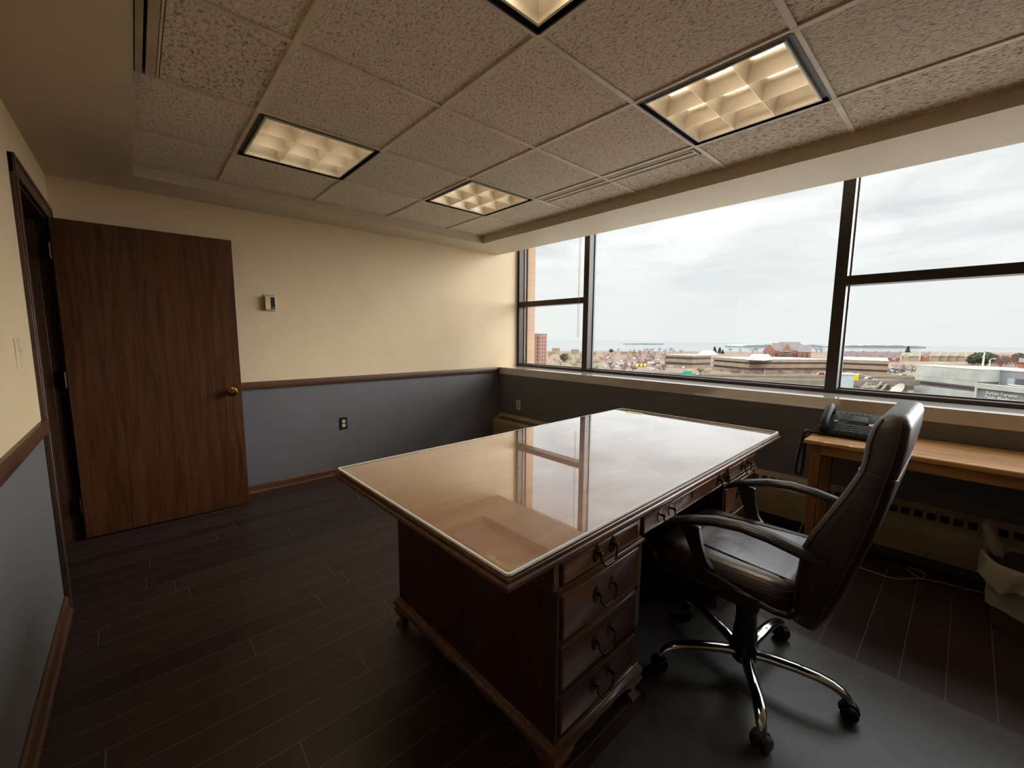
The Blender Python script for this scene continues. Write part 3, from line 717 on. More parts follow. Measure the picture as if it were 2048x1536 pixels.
# arm loops
for s in (-1, 1):
    ax_ = CX+s*.270
    path = [(ax_, Y(-2.258), .648), (ax_, Y(-2.285), .668), (ax_, Y(-2.341), .691), (ax_, Y(-2.42), .713), (ax_, Y(-2.50), .722), (ax_, Y(-2.58), .716), (ax_, Y(-2.645), .704), (ax_-s*.004, Y(-2.685), .692), (ax_-s*.012, Y(-2.715), .680)]
    arm = MB().tube(path, [.020, .027, .029, .029, .028, .027, .026, .024, .019], 14, ry=[.009, .013, .015, .016, .016, .016, .015, .014, .010], up=(0, 0, 1)).build('armrest', M['plastic'], chair, smooth=60)
    # front support: flat strap sweeping down from the arm and running back along the seat
    sp = [((-2.300, -2.372), .674), ((-2.318, -2.376), .640), ((-2.334, -2.384), .600), ((-2.350, -2.398), .560), ((-2.362, -2.420), .535)]
    rg = []
    for (ya, yb), z in sp:
        xx = ax_-s*.012*(.674-z)/.1
        rg.append([Vector((xx-.011, Y(ya), z)), Vector((xx+.011, Y(ya), z)), Vector((xx+.011, Y(yb), z-(.0))), Vector((xx-.011, Y(yb), z))])
    MB().loft(rg).tube([(ax_-s*.016, Y(-2.345), .548), (ax_-s*.018, Y(-2.40), .520), (ax_-s*.018, Y(-2.50), .496), (ax_-s*.018, Y(-2.60), .480), (ax_-s*.018, Y(-2.64), .486), (ax_-s*.020, Y(-2.655), .51)],
        [.010]*6, 8, ry=[.014, .013, .012, .012, .012, .010], up=(0, 0, 1)).box(ax_-s*.02-.012, ax_-s*.02+.012, Y(-2.56), Y(-2.44), .452, .500).build('arm_support', M['plastic'], chair, bevel=.003)

# ------------------------------------------------------------------ side table with the phone
M['table'] = wood('golden_oak_table', (160, 104, 54), (206, 152, 94), (232, 186, 128), 'Y', 1.1, .34, coat=.4)
M['table_z'] = wood('golden_oak_leg', (120, 78, 38), (150, 102, 54), (170, 118, 66), 'Z', .8, .4)
TX0, TX1, TY0, TY1, TZ = 2.250, 2.765, -4.15, -2.352, .748
tbl = thing('side_table', 'long golden oak table against the window wall holding the telephone', 'table', (TX0, TY1, 0))
w2, l2 = TX1-TX0, TY1-TY0
MB().loft([[Vector((a, b, z)) for a, b in ((i, -l2+i), (w2-i, -l2+i), (w2-i, -i), (i, -i))] for i, z in ((.006, TZ-.026), (0, TZ-.022), (0, TZ-.005), (.004, TZ))]).build('table_top', M['table'], tbl, smooth=30)
MB().box(.030, .050, -l2+.06, -.060, TZ-.082, TZ-.026).box(w2-.14, w2-.12, -l2+.06, -.06, TZ-.082, TZ-.026).box(.06, w2-.06, -.052, -.032, TZ-.082, TZ-.026).box(.06, w2-.06, -l2+.032, -l2+.052, TZ-.082, TZ-.026).build('apron', M['table'], tbl, bevel=.001)
for xa in (.026, w2-.166):
    for yb in (-.028, -l2+.078):
        lg = [[Vector((xa+.025+sx_*(h_), yb-.025+sy_*(h_), z)) for sx_, sy_ in ((-1, -1), (1, -1), (1, 1), (-1, 1))] for z, h_ in ((0, .017), (TZ-.10, .025), (TZ-.026, .025))]
        MB().loft(lg).build('leg', M['table_z'], tbl, bevel=.002)

# phone
M['phone'] = plain('phone_black', (20, 20, 22), .6, spec=.3, bump=.05, bscale=600)
M['key'] = plain('phone_keys', (46, 47, 50), .5)
M['screen'] = plain('phone_screen', (58, 60, 58), .2)
ph = thing('desk_phone', 'black multi-line telephone with white oval sticker on the side table', 'telephone', (2.425, -2.372, TZ), 0)
# local: x to the rear (window), y negative to the right; sloped body
TILT = math.radians(33)
def slope(x): return .028+x*math.tan(TILT)
W_ = .262
MB().prism([(0, .0), (.205, 0), (.205, .02), (.190, .126), (.178, .126), (0, .028), (-.004, .02)], 'y', -W_, 0).build('body', M['phone'], ph, bevel=.004)
def on(x, y, t_=.0):      # a point on the sloped face
    u_ = Vector((.178, 0, .098)).normalized(); n_2 = Vector((-.098, 0, .178)).normalized()
    return Vector((0, y, .028))+u_*x+n_2*t_
def pad(b, x0, x1, y0, y1, t0, t1):
    b.loft([[on(x0, y0, t0), on(x1, y0, t0), on(x1, y1, t0), on(x0, y1, t0)], [on(x0, y0, t1), on(x1, y0, t1), on(x1, y1, t1), on(x0, y1, t1)]]); return b
b = MB(); pad(b, .008, .090, -W_+.004, -.075, .0, .003); b.build('keypad_panel', M['phone'], ph, bevel=.001)
kb = MB()
for r_ in range(4):
    for c_, yy in enumerate((-.092, -.124, -.147, -.170, -.205)):
        pad(kb, .016+r_*.018, .026+r_*.018, yy-.016, yy, .003, .006)
kb.build('keys', M['key'], ph, bevel=.001)
kb = MB()
for r_ in range(4):
    for c_ in range(2): pad(kb, .124+r_*.013, .132+r_*.013, -.098-c_*.016, -.087-c_*.016, .0, .003)
for k in range(4): pad(kb, .098, .104, -.137-k*.022, -.121-k*.022, 0, .003)
for k in range(6): pad(kb, .20-.012, .20-.008, -.09-k*.024, -.075-k*.024, 0, .002)
kb.build('function_keys', M['key'], ph)
b = MB(); pad(b, .108, .178, -.225, -.122, 0, .006); f_ = b.build('display_bezel', M['phone'], ph, bevel=.002)
b = MB(); pad(b, .120, .168, -.212, -.134, .006, .0068); b.build('display', M['screen'], f_)
b = MB(); cx_, cy_ = .100, -.236
b.loft([[on(cx_+.011*math.sin(q), cy_+.017*math.cos(q), t0) for q in [2*PI*i/20 for i in range(20)]] for t0 in (.0, .0045)]); b.build('oval_sticker', plain('white_sticker', (212, 212, 204), .4), ph)
b = MB(); pad(b, .095, .112, -.080, -.062, .0, .004); b.build('message_light', plain('pale_lens', (168, 170, 150), .3), ph)
# handset lying on the left in its cradle
hs = thing('phone_handset', 'curved black telephone handset resting on the left of the phone', 'telephone handset', (2.425, -2.372, TZ))
pth = [on(-.006, -.032, .018), on(.012, -.032, .034), on(.050, -.032, .044), on(.100, -.032, .048), on(.150, -.032, .044), on(.184, -.032, .034), on(.204, -.032, .020)]
MB().tube(pth, [.027, .031, .028, .026, .028, .031, .027], 14, ry=[.013, .021, .021, .020, .021, .021, .013], up=(0, 1, 0)).build('handle', M['phone'], hs, smooth=60)
for xc, nm in ((.012, 'mouthpiece'), (.186, 'earpiece')):
    b = MB()
    c0 = [on(xc+.024*math.cos(q), -.032+.024*math.sin(q), .004) for q in [2*PI*i/16 for i in range(16)]]
    c1 = [on(xc+.026*math.cos(q), -.032+.025*math.sin(q), .034) for q in [2*PI*i/16 for i in range(16)]]
    b.loft([c0, c1]).build(nm, M['phone'], hs, smooth=50)
# coiled cord: hangs over the table edge in a loop
ctrl = [(2.420, -2.392, .765), (2.405, -2.372, .760), (2.392, -2.352, .765), (2.375, -2.338, .770), (2.355, -2.328, .755), (2.345, -2.322, .70), (2.338, -2.312, .62), (2.335, -2.306, .555), (2.334, -2.310, .525), (2.334, -2.323, .512), (2.335, -2.336, .525), (2.338, -2.339, .58), (2.345, -2.338, .65), (2.356, -2.338, .70), (2.370, -2.336, .735)]
def coil(P_, rc, pitch, rt, per=10):
    s_ = spline(P_, 12); L_ = [0]
    for a, b_ in zip(s_, s_[1:]): L_.append(L_[-1]+(b_-a).length)
    tot = L_[-1]; N_ = int(tot/pitch*per); out = []; k = 0; u_ = Vector((1, .2, 0))
    for i in range(N_):
        q = tot*i/N_
        while k < len(L_)-2 and L_[k+1] < q: k += 1
        t_ = (q-L_[k])/max(1e-9, L_[k+1]-L_[k]); p = s_[k].lerp(s_[k+1], t_); d_ = (s_[k+1]-s_[k]).normalized()
        a = d_.cross(u_); a.normalize(); b_ = a.cross(d_).normalized(); u_ = b_
        an = 2*PI*i/per; out.append(p+a*rc*math.cos(an)+b_*rc*math.sin(an))
    return MB().tube(out, rt, 5)
coil([Vector(p)-Vector((2.425, -2.372, TZ)) for p in ctrl], .0072, .0072, .0029, 9).build('coiled_cord', M['plastic'], ph)

# thin cables
def cable(label, P_, r_=.003, mt=None):
    o = MB().tube(spline(P_, 8), r_, 6).build('cable', mt or M['grey_plastic']); tag(o, label, 'cable', 'loose cables'); return o
cable('thin pale cable curving down beside the front table leg', [(2.62, -2.38, .71), (2.635, -2.37, .5), (2.63, -2.33, .25), (2.59, -2.30, .06), (2.50, -2.27, .006), (2.42, -2.29, .006), (2.44, -2.36, .006), (2.55, -2.42, .006)], .0025)
cable('thin grey cable lying across the floor towards the waste bin', [tuple(at(x, y, .004)) for x, y in ((1697, 1126), (1740, 1142), (1790, 1157), (1840, 1157), (1890, 1167), (1950, 1182), (1985, 1190))], .0025)
cable('short thin cable looped on the dark floor under the table', [tuple(at(x, y, .004)) for x, y in ((1812, 1137), (1830, 1150), (1842, 1157), (1850, 1150), (1842, 1142), (1815, 1134))], .002)

# ------------------------------------------------------------------ waste bin with a plastic liner
bx_, by_ = 2.395, -3.235
tb_ = thing('waste_bin', 'round dark waste bin with a pale plastic liner under the table', 'waste bin', (bx_, by_, 0))
M['bin'] = plain('bin_plastic', (88, 78, 60), .5)
MB().lathe([(0, .004), (.118, .0), (.122, .006), (.158, .288), (.162, .292), (.162, .30), (.155, .30), (.118, .012), (0, .010)], n=36).build('bin_body', M['bin'], tb_)
def bag_mat():
    m = Mat('crinkled_bin_liner', (172, 164, 148), .4); m.i['Alpha'].default_value = .85
    m.bump(m.noise(38, 5, .65, None, 1.2), .9, .006); return m.m
rg = []; rr = random.Random(5); N_ = 64
for j, (r_, z) in enumerate(((.152, .10), (.158, .27), (.164, .305), (.170, .318), (.176, .305), (.182, .27), (.184, .24), (.188, .215))):
    rg.append([Vector(((r_+(.004+.010*(j > 3))*math.sin(9*q+j*.7)*rr.uniform(.4, 1.3))*math.cos(q), (r_+.006*math.sin(7*q+j))*math.sin(q), z+(.020 if j > 5 else .006)*math.sin(6*q+1.3*j)*rr.uniform(.5, 1))) for q in [2*PI*i/N_ for i in range(N_)]])
MB().loft(rg, cap=False).build('liner', bag_mat(), tb_, smooth=180)
# loose gathered tail of the liner standing up against the heater
rg = []
for j, (dx, dy, z, r_) in enumerate(((.07, .13, .30, .055), (.085, .145, .34, .05), (.10, .155, .38, .036), (.105, .160, .405, .036), (.108, .163, .425, .030), (.110, .165, .437, .016))):
    rg.append([Vector((dx+r_*(1+.25*math.sin(5*q+j))*math.cos(q), dy+.6*r_*(1+.3*math.sin(4*q+2*j))*math.sin(q), z+.006*math.sin(3*q))) for q in [2*PI*i/20 for i in range(20)]])
MB().loft(rg).build('liner_tail', bag_mat(), tb_, smooth=180)

# ================================================================== the town and the lake outside
GZ = -26.7
def tint(name, col, rough=.8, var=.05, scale=.2): return plain(name, tuple(c*.84 for c in col), rough, 0, var, scale, spec=.2)
X_ = {}
X_['ground'] = None
def ground_mat():
    m = Mat('town_ground', (150, 140, 125), .9, spec=.1)
    n1 = m.noise(.012, 6, .6); n2 = m.noise(.08, 4, .6)
    c = m.ramp(n1, [(.35, (98, 82, 75)), (.5, (116, 98, 90)), (.62, (104, 100, 74)), (.75, (138, 124, 114))])
    m.base(m.mix(m.ramp(n2, [(.4, (0, 0, 0)), (.7, (160, 160, 160))]), c, (80, 64, 58))); return m.m
def poly(name, pts, z0, z1, mt, **k): return MB().prism([(p[0], p[1]) for p in pts], 'z', z0, z1).build(name, mt, smooth=0, **k)
shore = [at(x, y, GZ) for x, y in ((1030, 703), (1100, 702), (1200, 701.5), (1330, 702.5), (1450, 703), (1560, 703), (1690, 702), (1850, 703), (2048, 705), (2300, 712))]
land = [(8, -700), (8, 900)]+[(p.x, p.y) for p in shore]+[(700, -700)]
struct(poly('ground_town', land, GZ-2, GZ, ground_mat()))
wm = Mat('lake_water', (96, 104, 106), .12, spec=.5)
struct(MB().box(100, 2080, -1800, 2600, GZ-2.5, GZ-.6).build('ground_lake', wm.m, smooth=0))
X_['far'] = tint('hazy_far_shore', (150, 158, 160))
X_['brick'] = None
def brick_mat(name, a, b, mortar, sc_=1, rough=.85):
    a, b, mortar = [tuple(c*.84 for c in k) for k in (a, b, mortar)]
    m = Mat(name, a, rough, spec=.2); br = m.n('ShaderNodeTexBrick')
    g = m.n('ShaderNodeNewGeometry'); s_ = m.n('ShaderNodeSeparateXYZ'); m.l(g.outputs['Position'], s_.inputs[0])
    ad = m.n('ShaderNodeMath', operation='ADD'); m.l(s_.outputs[0], ad.inputs[0]); m.l(s_.outputs[1], ad.inputs[1])
    cb_ = m.n('ShaderNodeCombineXYZ'); m.l(ad.outputs[0], cb_.inputs[0]); m.l(s_.outputs[2], cb_.inputs[1]); m.l(cb_.outputs[0], br.inputs['Vector'])
    br.inputs['Scale'].default_value = sc_; br.inputs['Brick Width'].default_value = .22; br.inputs['Row Height'].default_value = .075; br.inputs['Mortar Size'].default_value = .006
    br.inputs['Color1'].default_value = srgb(*a); br.inputs['Color2'].default_value = srgb(*b); br.inputs['Mortar'].default_value = srgb(*mortar)
    m.base(br.outputs[0]); return m.m
# our own building's brick pier just outside the left pane
o = MB().box(XG+.16, 3.395, .925, 1.6, GZ, 14).build('wall_pier', brick_mat('orange_pier_brick', (222, 182, 150), (228, 190, 158), (212, 184, 160))); struct(o)
o = MB().box(XL-1.7, XG+.155, YB-2.0, YF+2.2, 2.95, 3.1).build('ceiling_slab', M['soffit']); struct(o)
o = MB().box(XG-.25, XG+.155, YB-2, YF+2.2, GZ, -.12).build('wall_outer', brick_mat('outer_brick', (176, 112, 72), (190, 126, 84), (176, 140, 110))); struct(o)

def strip_land(name, a, b, depth, h, mt, label):
    a, b = Vector(a), Vector(b); d_ = (b-a).normalized(); n_ = Vector((d_.y, -d_.x, 0))
    if n_.x < 0: n_ = -n_
    rr = random.Random(len(label)); L_ = (b-a).length; N_ = 24; ring = []
    mb_ = MB(); pr = []
    for i in range(N_+1):
        t_ = i/N_; p = a+d_*L_*t_; hh = h*(.35+.65*math.sin(PI*min(1, max(0, t_)))**.4)*rr.uniform(.75, 1.1)
        pr.append([Vector((p.x, p.y, GZ-1)), Vector((p.x, p.y, GZ+hh)), Vector((p.x+n_.x*depth, p.y+n_.y*depth, GZ+hh)), Vector((p.x+n_.x*depth, p.y+n_.y*depth, GZ-1))])
    o = mb_.loft(pr).build(name, mt, smooth=0); return tag(o, label, 'land')
struct(MB().box(4.5, 120, -260, 160, GZ, GZ+.05).build('ground_bounce', tint('pale_bounce', (205, 199, 190)), smooth=0))  # unseen pale ground, added to bounce daylight up to the ceiling
strip_land('breakwater', at(1248, 688, GZ), at(1328, 688.3, GZ), 15, 2.6, X_['far'], 'thin dark breakwater lying on the lake horizon left of centre')
strip_land('far_shore', at(1484, 694, GZ), at(1648, 693.5, GZ), 60, 7, X_['far'], 'low hazy strip of land on the lake behind the gabled brick building')
strip_land('far_shore', at(1668, 694, GZ), at(1852, 695.5, GZ), 60, 6, X_['far'], 'low hazy strip of land on the lake right of the window post')

# ---- buildings
def facing(a, b):
    """frame on a facade from a to b (left to right as seen): returns origin, along, inward"""
    a = Vector((a.x, a.y, 0)); b = Vector((b.x, b.y, 0)); u_ = (b-a); L_ = u_.length; u_.normalize(); n_ = Vector((-u_.y, u_.x, 0))
    if n_.dot(a-CAM) < 0: n_ = -n_
    return a, u_, n_, L_
def root_at(name, label, cat, p, ang, group=None): return thing(name, label, cat, (p.x, p.y, GZ), ang, group)
win_m = tint('far_window_glass', (78, 78, 84), .3)
def block(parent, name, x0, x1, y0, y1, z0, z1, mt, bevel=0): return MB().box(x0, x1, y0, y1, z0, z1).build(name, mt, parent, smooth=0, bevel=bevel)

# red brick apartment tower beside the pier
a, b_ = at(1060, 735, GZ), at(1081, 735, GZ); d0 = 372
pL, pC, pR = at_d(1053, 700, d0), at_d(1081, 700, d0-4), at_d(1093.5, 700, d0+2)
TWH = (at_d(1081, 669.5, d0-4).z-GZ)
tw = root_at('apartment_tower', 'tall red brick apartment tower beside the orange pier', 'building', pC, 0)
def L2(p): return Vector((p.x-pC.x, p.y-pC.y, 0))
A, Bc, Cc = L2(pL), Vector((0, 0, 0)), L2(pR)
D_ = A+Cc
tbm = brick_mat('tower_brick', (170, 122, 108), (180, 130, 116), (190, 150, 140), .3)
MB().prism([(v.x, v.y) for v in (A, Bc, Cc, D_)], 'z', 0, TWH).build('tower_wall', tbm, tw, smooth=0)
MB().prism([(v.x*1.01, v.y*1.01) for v in (A, Bc, Cc, D_)], 'z', TWH, TWH+.9).build('parapet', tint('grey_coping', (120, 112, 108)), tw, smooth=0)
def wall_windows(p0, p1, cols, rows, z0, dz, w_, h_, parent, mt, name='window', arch=False):
    u_ = (p1-p0); L_ = u_.length; u_.normalize(); n_ = Vector((u_.y, -u_.x, 0))
    mid = (p0+p1)/2+Vector((parent.location.x, parent.location.y, 0))
    if n_.dot(CAM-mid) < 0: n_ = -n_
    for r_ in range(rows):
        for c_ in range(cols):
            c = p0+u_*(L_*(c_+.5)/cols)+n_*.06; z = z0+r_*dz
            prof = [(-w_/2, 0), (w_/2, 0), (w_/2, h_*.7)]+([(w_*.3, h_*.93), (0, h_), (-w_*.3, h_*.93)] if arch else [(w_/2, h_), (-w_/2, h_)])+[(-w_/2, h_*.7)]
            q = [c+u_*a_+Vector((0, 0, z+b2)) for a_, b2 in prof]
            MB().loft([[v-n_*.2 for v in q], q]).build(name, mt, parent, smooth=0)
wall_windows(A*.62, Bc+A*.06, 2, 8, 2.2, 3.25, 1.7, 1.9, tw, win_m, arch=True)
wall_windows(Cc*.1, Cc*.9, 2, 8, 2.2, 3.25, 1.5, 1.8, tw, win_m)
for k in (.3, .8): MB().tube([(A.x*k, A.y*k, TWH), (A.x*k, A.y*k, TWH+3.5)], .12, 5).build('antenna', M['bead'], tw)

# beige office block with ribbon windows (left) and its long neighbour
cream_x = tint('office_concrete', (176, 156, 132)); roof_x = tint('pale_roof', (186, 184, 172)); dark_x = tint('ribbon_glass', (98, 88, 86), .4)
def office(label, pa, pc, pb, top, bands, extra=None, name='office_building'):
    """pa-pc-pb: ground corners left, near, right; bands: (z0, z1) dark ribbons"""
    t = root_at(name, label, 'building', pc, 0)
    A = Vector((pa.x-pc.x, pa.y-pc.y, 0)); B_ = Vector((pb.x-pc.x, pb.y-pc.y, 0)); O_ = Vector((0, 0, 0)); D2 = A+B_
    def ring(k, z0, z1, mt, nm):
        cen = D2/2; P_ = [cen+(v-cen)*k for v in (A, O_, B_, D2)]
        return MB().prism([(v.x, v.y) for v in P_], 'z', z0, z1).build(nm, mt, t, smooth=0)
    z = 0
    for z0, z1 in bands:
        ring(1.0, z, z0, cream_x, 'wall_band'); ring(.975, z0, z1, dark_x, 'ribbon_window'); z = z1
    ring(1.0, z, top, cream_x, 'wall_band'); ring(.99, top, top+.3, roof_x, 'roof')
    return t, A, B_, D2
pc = at(1384, 736, GZ); topA = at_d(1384, 711.5, math.hypot(pc.x-CAM.x, pc.y-CAM.y)).z-GZ
pa = at(1328.5, 732.5, GZ); pb = at(1422, 734.5, GZ)
tA, A, B_, D2 = office('beige two storey office building with dark ribbon windows and flat white roof', pa, pc, pb, topA, [(2.2, 4.4), (topA-3.6, topA-1.6)])
def hip(parent, c, w_, d_, h_, z, mt, name='roof_monitor'):
    q = [[Vector((c.x+sx_*w_*k, c.y+sy_*d_*k, z+hh)) for sx_, sy_ in ((-1, -1), (1, -1), (1, 1), (-1, 1))] for k, hh in ((1, 0), (.62, h_))]
    MB().loft(q).build(name, mt, parent, smooth=0)
white_x = tint('white_roof_plant', (205, 203, 186))
pc2 = at(1497, 747, GZ); dist2 = math.hypot(pc2.x-CAM.x, pc2.y-CAM.y); topB = at_d(1497, 719.5, dist2).z-GZ
pa2 = at(1424, 739, GZ); pb2 = at(1662, 746.5, GZ)
tB, A2, B2, D22 = office('long low pinkish office building with pale flat roof beyond the highway', pa2, pc2, pb2, topB, [(2.4, 4.2), (topB-3.4, topB-2.0)])
for px_, py_, w_, h_, pr in ((1415, 709.5, 9.5, 3.6, tA), (1520, 719.5, 10.5, 4.2, tB)):
    p = at(px_, py_, GZ+topB if pr is tB else GZ+topA); hip(pr, Vector((p.x-pr.location.x, p.y-pr.location.y, 0)), w_, w_*.6, h_, topB if pr is tB else topA, white_x)
# office continuing right of the window post
pc3 = at(1775, 752, GZ); pa3 = at(1670, 746.5, GZ); pb3 = at(1772, 742, GZ)
d3 = math.hypot(pc3.x-CAM.x, pc3.y-CAM.y); top3 = at_d(1772, 722.5, d3).z-GZ
office('low pinkish grey office wing right of the window post, below the gabled houses', pa3, pc3, pb3, top3, [(2.6, 4.2), (top3-3.6, top3-2.2)])

# large gabled brick building on the shore
redb = brick_mat('shore_brick', (176, 118, 98), (186, 128, 106), (190, 150, 140), .3); slate = tint('grey_shingle_roof', (128, 118, 116)); pale = tint('pale_balcony', (198, 190, 180))
pm0 = at_d(1571, 712, 690)
hb = root_at('gabled_building', 'large brick building with steep grey gable roofs on the lake shore', 'building', pm0, math.atan2(at_d(1620, 712, 690).y-at_d(1523, 712, 690).y, at_d(1620, 712, 690).x-at_d(1523, 712, 690).x))
# local: x runs to the right as seen, y away from the viewer
sgn = 1 if (Matrix.Rotation(hb.rotation_euler.z, 3, 'Z') @ Vector((0, 1, 0))).dot(Vector((1, 0, 0))) > 0 else -1
def gable_block(parent, x0, x1, y0, y1, zw, zr, along='x', wall=redb, roof=slate, names=('wall', 'roof')):
    y0, y1 = sgn*y0, sgn*y1
    ya, yb = min(y0, y1), max(y0, y1)
    MB().box(x0, x1, ya, yb, 0, zw).build(names[0], wall, parent, smooth=0)
    if along == 'x':
        m_ = (ya+yb)/2; MB().prism([(ya-.4, zw), (yb+.4, zw), (m_, zr)], 'x', x0-.3, x1+.3).build(names[1], roof, parent, smooth=0)
    else:
        m_ = (x0+x1)/2; g_ = MB().mat(0).prism([(x0-.4, zw), (x1+.4, zw), (m_, zr)], 'y', ya+.3, yb-.3)
        g_.mat(1).prism([(x0+.2, zw), (x1-.2, zw), (m_, zr-.6)], 'y', ya-.1, yb+.1).build(names[1], [roof, wall], parent, smooth=0)
S_ = (at_d(1620, 712, 690)-at_d(1523, 712, 690)).length/97*.98       # metres per pixel at this distance
z0b = at_d(1571, 716, 690).z-GZ; hgt = lambda py: at_d(1571, py, 690).z-GZ
gable_block(hb, -48*S_, -22*S_, 0, 22, hgt(703), hgt(689), 'y')
gable_block(hb, -30*S_, -8*S_, 3, 26, hgt(702), hgt(686.5), 'x')
gable_block(hb, -16*S_, 28*S_, 5, 32, hgt(701), hgt(684), 'x')
gable_block(hb, 24*S_, 50*S_, 2, 26, hgt(703), hgt(690), 'x')
gable_block(hb, -3*S_, 7*S_, 3, 16, hgt(696), hgt(688), 'y', names=('dormer', 'dormer_roof'))
for z_ in (709.5, 706, 702.5): block(hb, 'balcony', -13*S_, 11*S_, min(sgn*-1.5, sgn*4), max(sgn*-1.5, sgn*4), hgt(z_+1), hgt(z_), pale)
for x_ in (-44, -34, -27, -20, 16, 22, 32, 42): block(hb, 'window', x_*S_, (x_+2)*S_, min(sgn*-.15, sgn*4.8), max(sgn*-.15, sgn*4.8), hgt(712), hgt(706), win_m)

# rows of houses
hroof = tint('grey_house_roof', (124, 114, 112)); hbrick = tint('house_brick', (182, 122, 106)); hpale = tint('house_siding', (190, 176, 150)); hor = tint('orange_house_brick', (196, 132, 98))
hroof2 = tint('pale_house_roof', (146, 138, 124))
def row_house(px, py, dist, wpx, zw_px, zr_px, wall, roof, label, dormer=True, group=None):
    p = at_d(px, py, dist); q = at_d(px+10, py, dist)
    ang = math.atan2(q.y-p.y, q.x-p.x); t = thing('house', label, 'house', (p.x, p.y, GZ), ang, group)
    S = (q-p).length/10; W2 = wpx*S
    s2 = 1 if (Matrix.Rotation(ang, 3, 'Z') @ Vector((0, 1, 0))).dot(Vector((p.x, p.y, 0))) > 0 else -1
    zw = at_d(px, zw_px, dist).z-GZ; zr = at_d(px, zr_px, dist).z-GZ
    MB().box(-W2/2, W2/2, min(0, s2*11), max(0, s2*11), 0, zw).build('wall', wall, t, smooth=0)
    MB().prism([(-.8*s2, zw), (11.8*s2, zw), (5.5*s2, zr)], 'x', -W2/2, W2/2).build('roof', roof, t, smooth=0)
    MB().prism([(-.9*s2, zw+.2), (12*s2, zw+.2), (5.5*s2, zr+.6)], 'x', W2/2, W2/2+.5).build('party_wall', wall, t, smooth=0)
    if dormer:
        w3 = W2*.28
        MB().mat(0).prism([(-w3, 0), (w3, 0), (w3, zw-.2), (0, zw+w3*.9), (-w3, zw-.2)], 'y', min(-.8*s2, 4*s2), max(-.8*s2, 4*s2)).build('dormer', wall, t, smooth=0)
        MB().lathe([(0, -s2*1.05), (w3*.5, -s2*1.05), (w3*.5, -s2*.8), (0, -s2*.8)], (0, 0, zw-.4), 'y', 10).build('window', tint('arched_window', (210, 200, 196)), t)
        block(t, 'chimney', W2/2-.6, W2/2+.6, min(s2*5, s2*6), max(s2*5, s2*6), zr-1, zr+1.2, wall)
names_r = ['leftmost', 'second', 'third', 'fourth', 'fifth']
for k, x_ in enumerate((1690, 1714, 1738, 1763, 1788)):
    row_house(x_, 716, 655, 24, 714.5+.5*k, 703+.4*k, hbrick, hroof, 'red brick row house with grey roof, %s in the gabled row' % names_r[k], group='red brick row houses')
for k, (x_, dd, wl, rf, lab) in enumerate(((1812, 690, hpale, hroof2, 'pale row house just right of the red brick row'), (1829, 690, hpale, hroof2, 'pale row house left of the orange brick house'),
        (1850, 700, hor, hroof, 'orange brick house standing above the white building roof'), (1869, 720, hpale, hroof2, 'pale row house right of the orange brick house'),
        (1886, 725, hpale, hroof2, 'middle pale row house above the white building'), (1903, 730, hpale, hroof2, 'pale row house, second from the green trees'), (1921, 735, hpale, hroof2, 'pale row house nearest the green trees'))):
    row_house(x_, 717, dd, 18, 712.5, 705, wl, rf, lab, dormer=(k in (0, 2)), group='row houses above the white building')
row_house(2050, 724, 420, 26, 725, 717, hor, hroof, 'brick gabled house cut off by the right edge of the photo', dormer=False)
row_house(1112, 705, 640, 16, 698, 695, hpale, slate, 'low grey roofed building on the shore right of the brick tower', dormer=False)
row_house(1150, 705, 660, 16, 700, 697.5, hpale, slate, 'long low shore building left of the first window post', dormer=False)
row_house(1248, 706, 640, 14, 704, 701.5, hpale, slate, 'small white shore house beyond the parking lot', dormer=False)
row_house(1268, 706, 660, 12, 704, 702, hpale, hroof2, 'small shore house right of the round evergreen', dormer=False)

# white concrete building (right)
wx = tint('white_board_concrete', (196, 200, 190)); wx2 = tint('white_trim_band', (222, 222, 206)); wgrey = tint('grey_recess_wall', (150, 152, 152)); wdk = tint('dark_band_glass', (104, 98, 108), .5)
c0 = at(1834.3, 729.5, -12.0); c1 = at(1964, 739, -12.0)
a0, u0, n0, L0_ = facing(c0, c1)
wb = thing('broadcast_building', 'large white concrete building with dark window bands and rooftop terrace', 'building', (a0.x, a0.y, GZ), math.atan2(u0.y, u0.x))
ny = 1 if (Matrix.Rotation(wb.rotation_euler.z, 3, 'Z') @ Vector((0, 1, 0))).dot(n0) > 0 else -1
def wbk(name, x0, x1, y0, y1, z0, z1, mt): return MB().box(x0, x1, min(ny*y0, ny*y1), max(ny*y0, ny*y1), z0-GZ, z1-GZ).build(name, mt, wb, smooth=0)
# heights along the near facade found from the photo
LB = L0_*.965
wbk('upper_wall', 0, L0_, 0, 9, -17.3, -12.2, wx)
wbk('roof_coping', -.1, L0_+.1, -.1, 9, -12.2, -11.95, wx2)
wbk('middle_wall', -.1, LB, -.15, 9, -19.6, -17.4, wx); wbk('band_line', -.1, LB, .1, 8.8, -17.45, -17.3, win_m)
wbk('ribbon_window', 0, LB, .35, 8.8, -21.9, -19.6, wdk); wbk('lower_wall', -.1, LB, -.1, 9, GZ, -21.9, wx)
wbk('sill_line', -.1, LB, -.2, 0.1, -20.1, -19.9, tint('pink_band', (170, 128, 132)))
wbk('roof_deck', .5, L0_+30, 12, 34, -12.8, -12.4, roof_x)
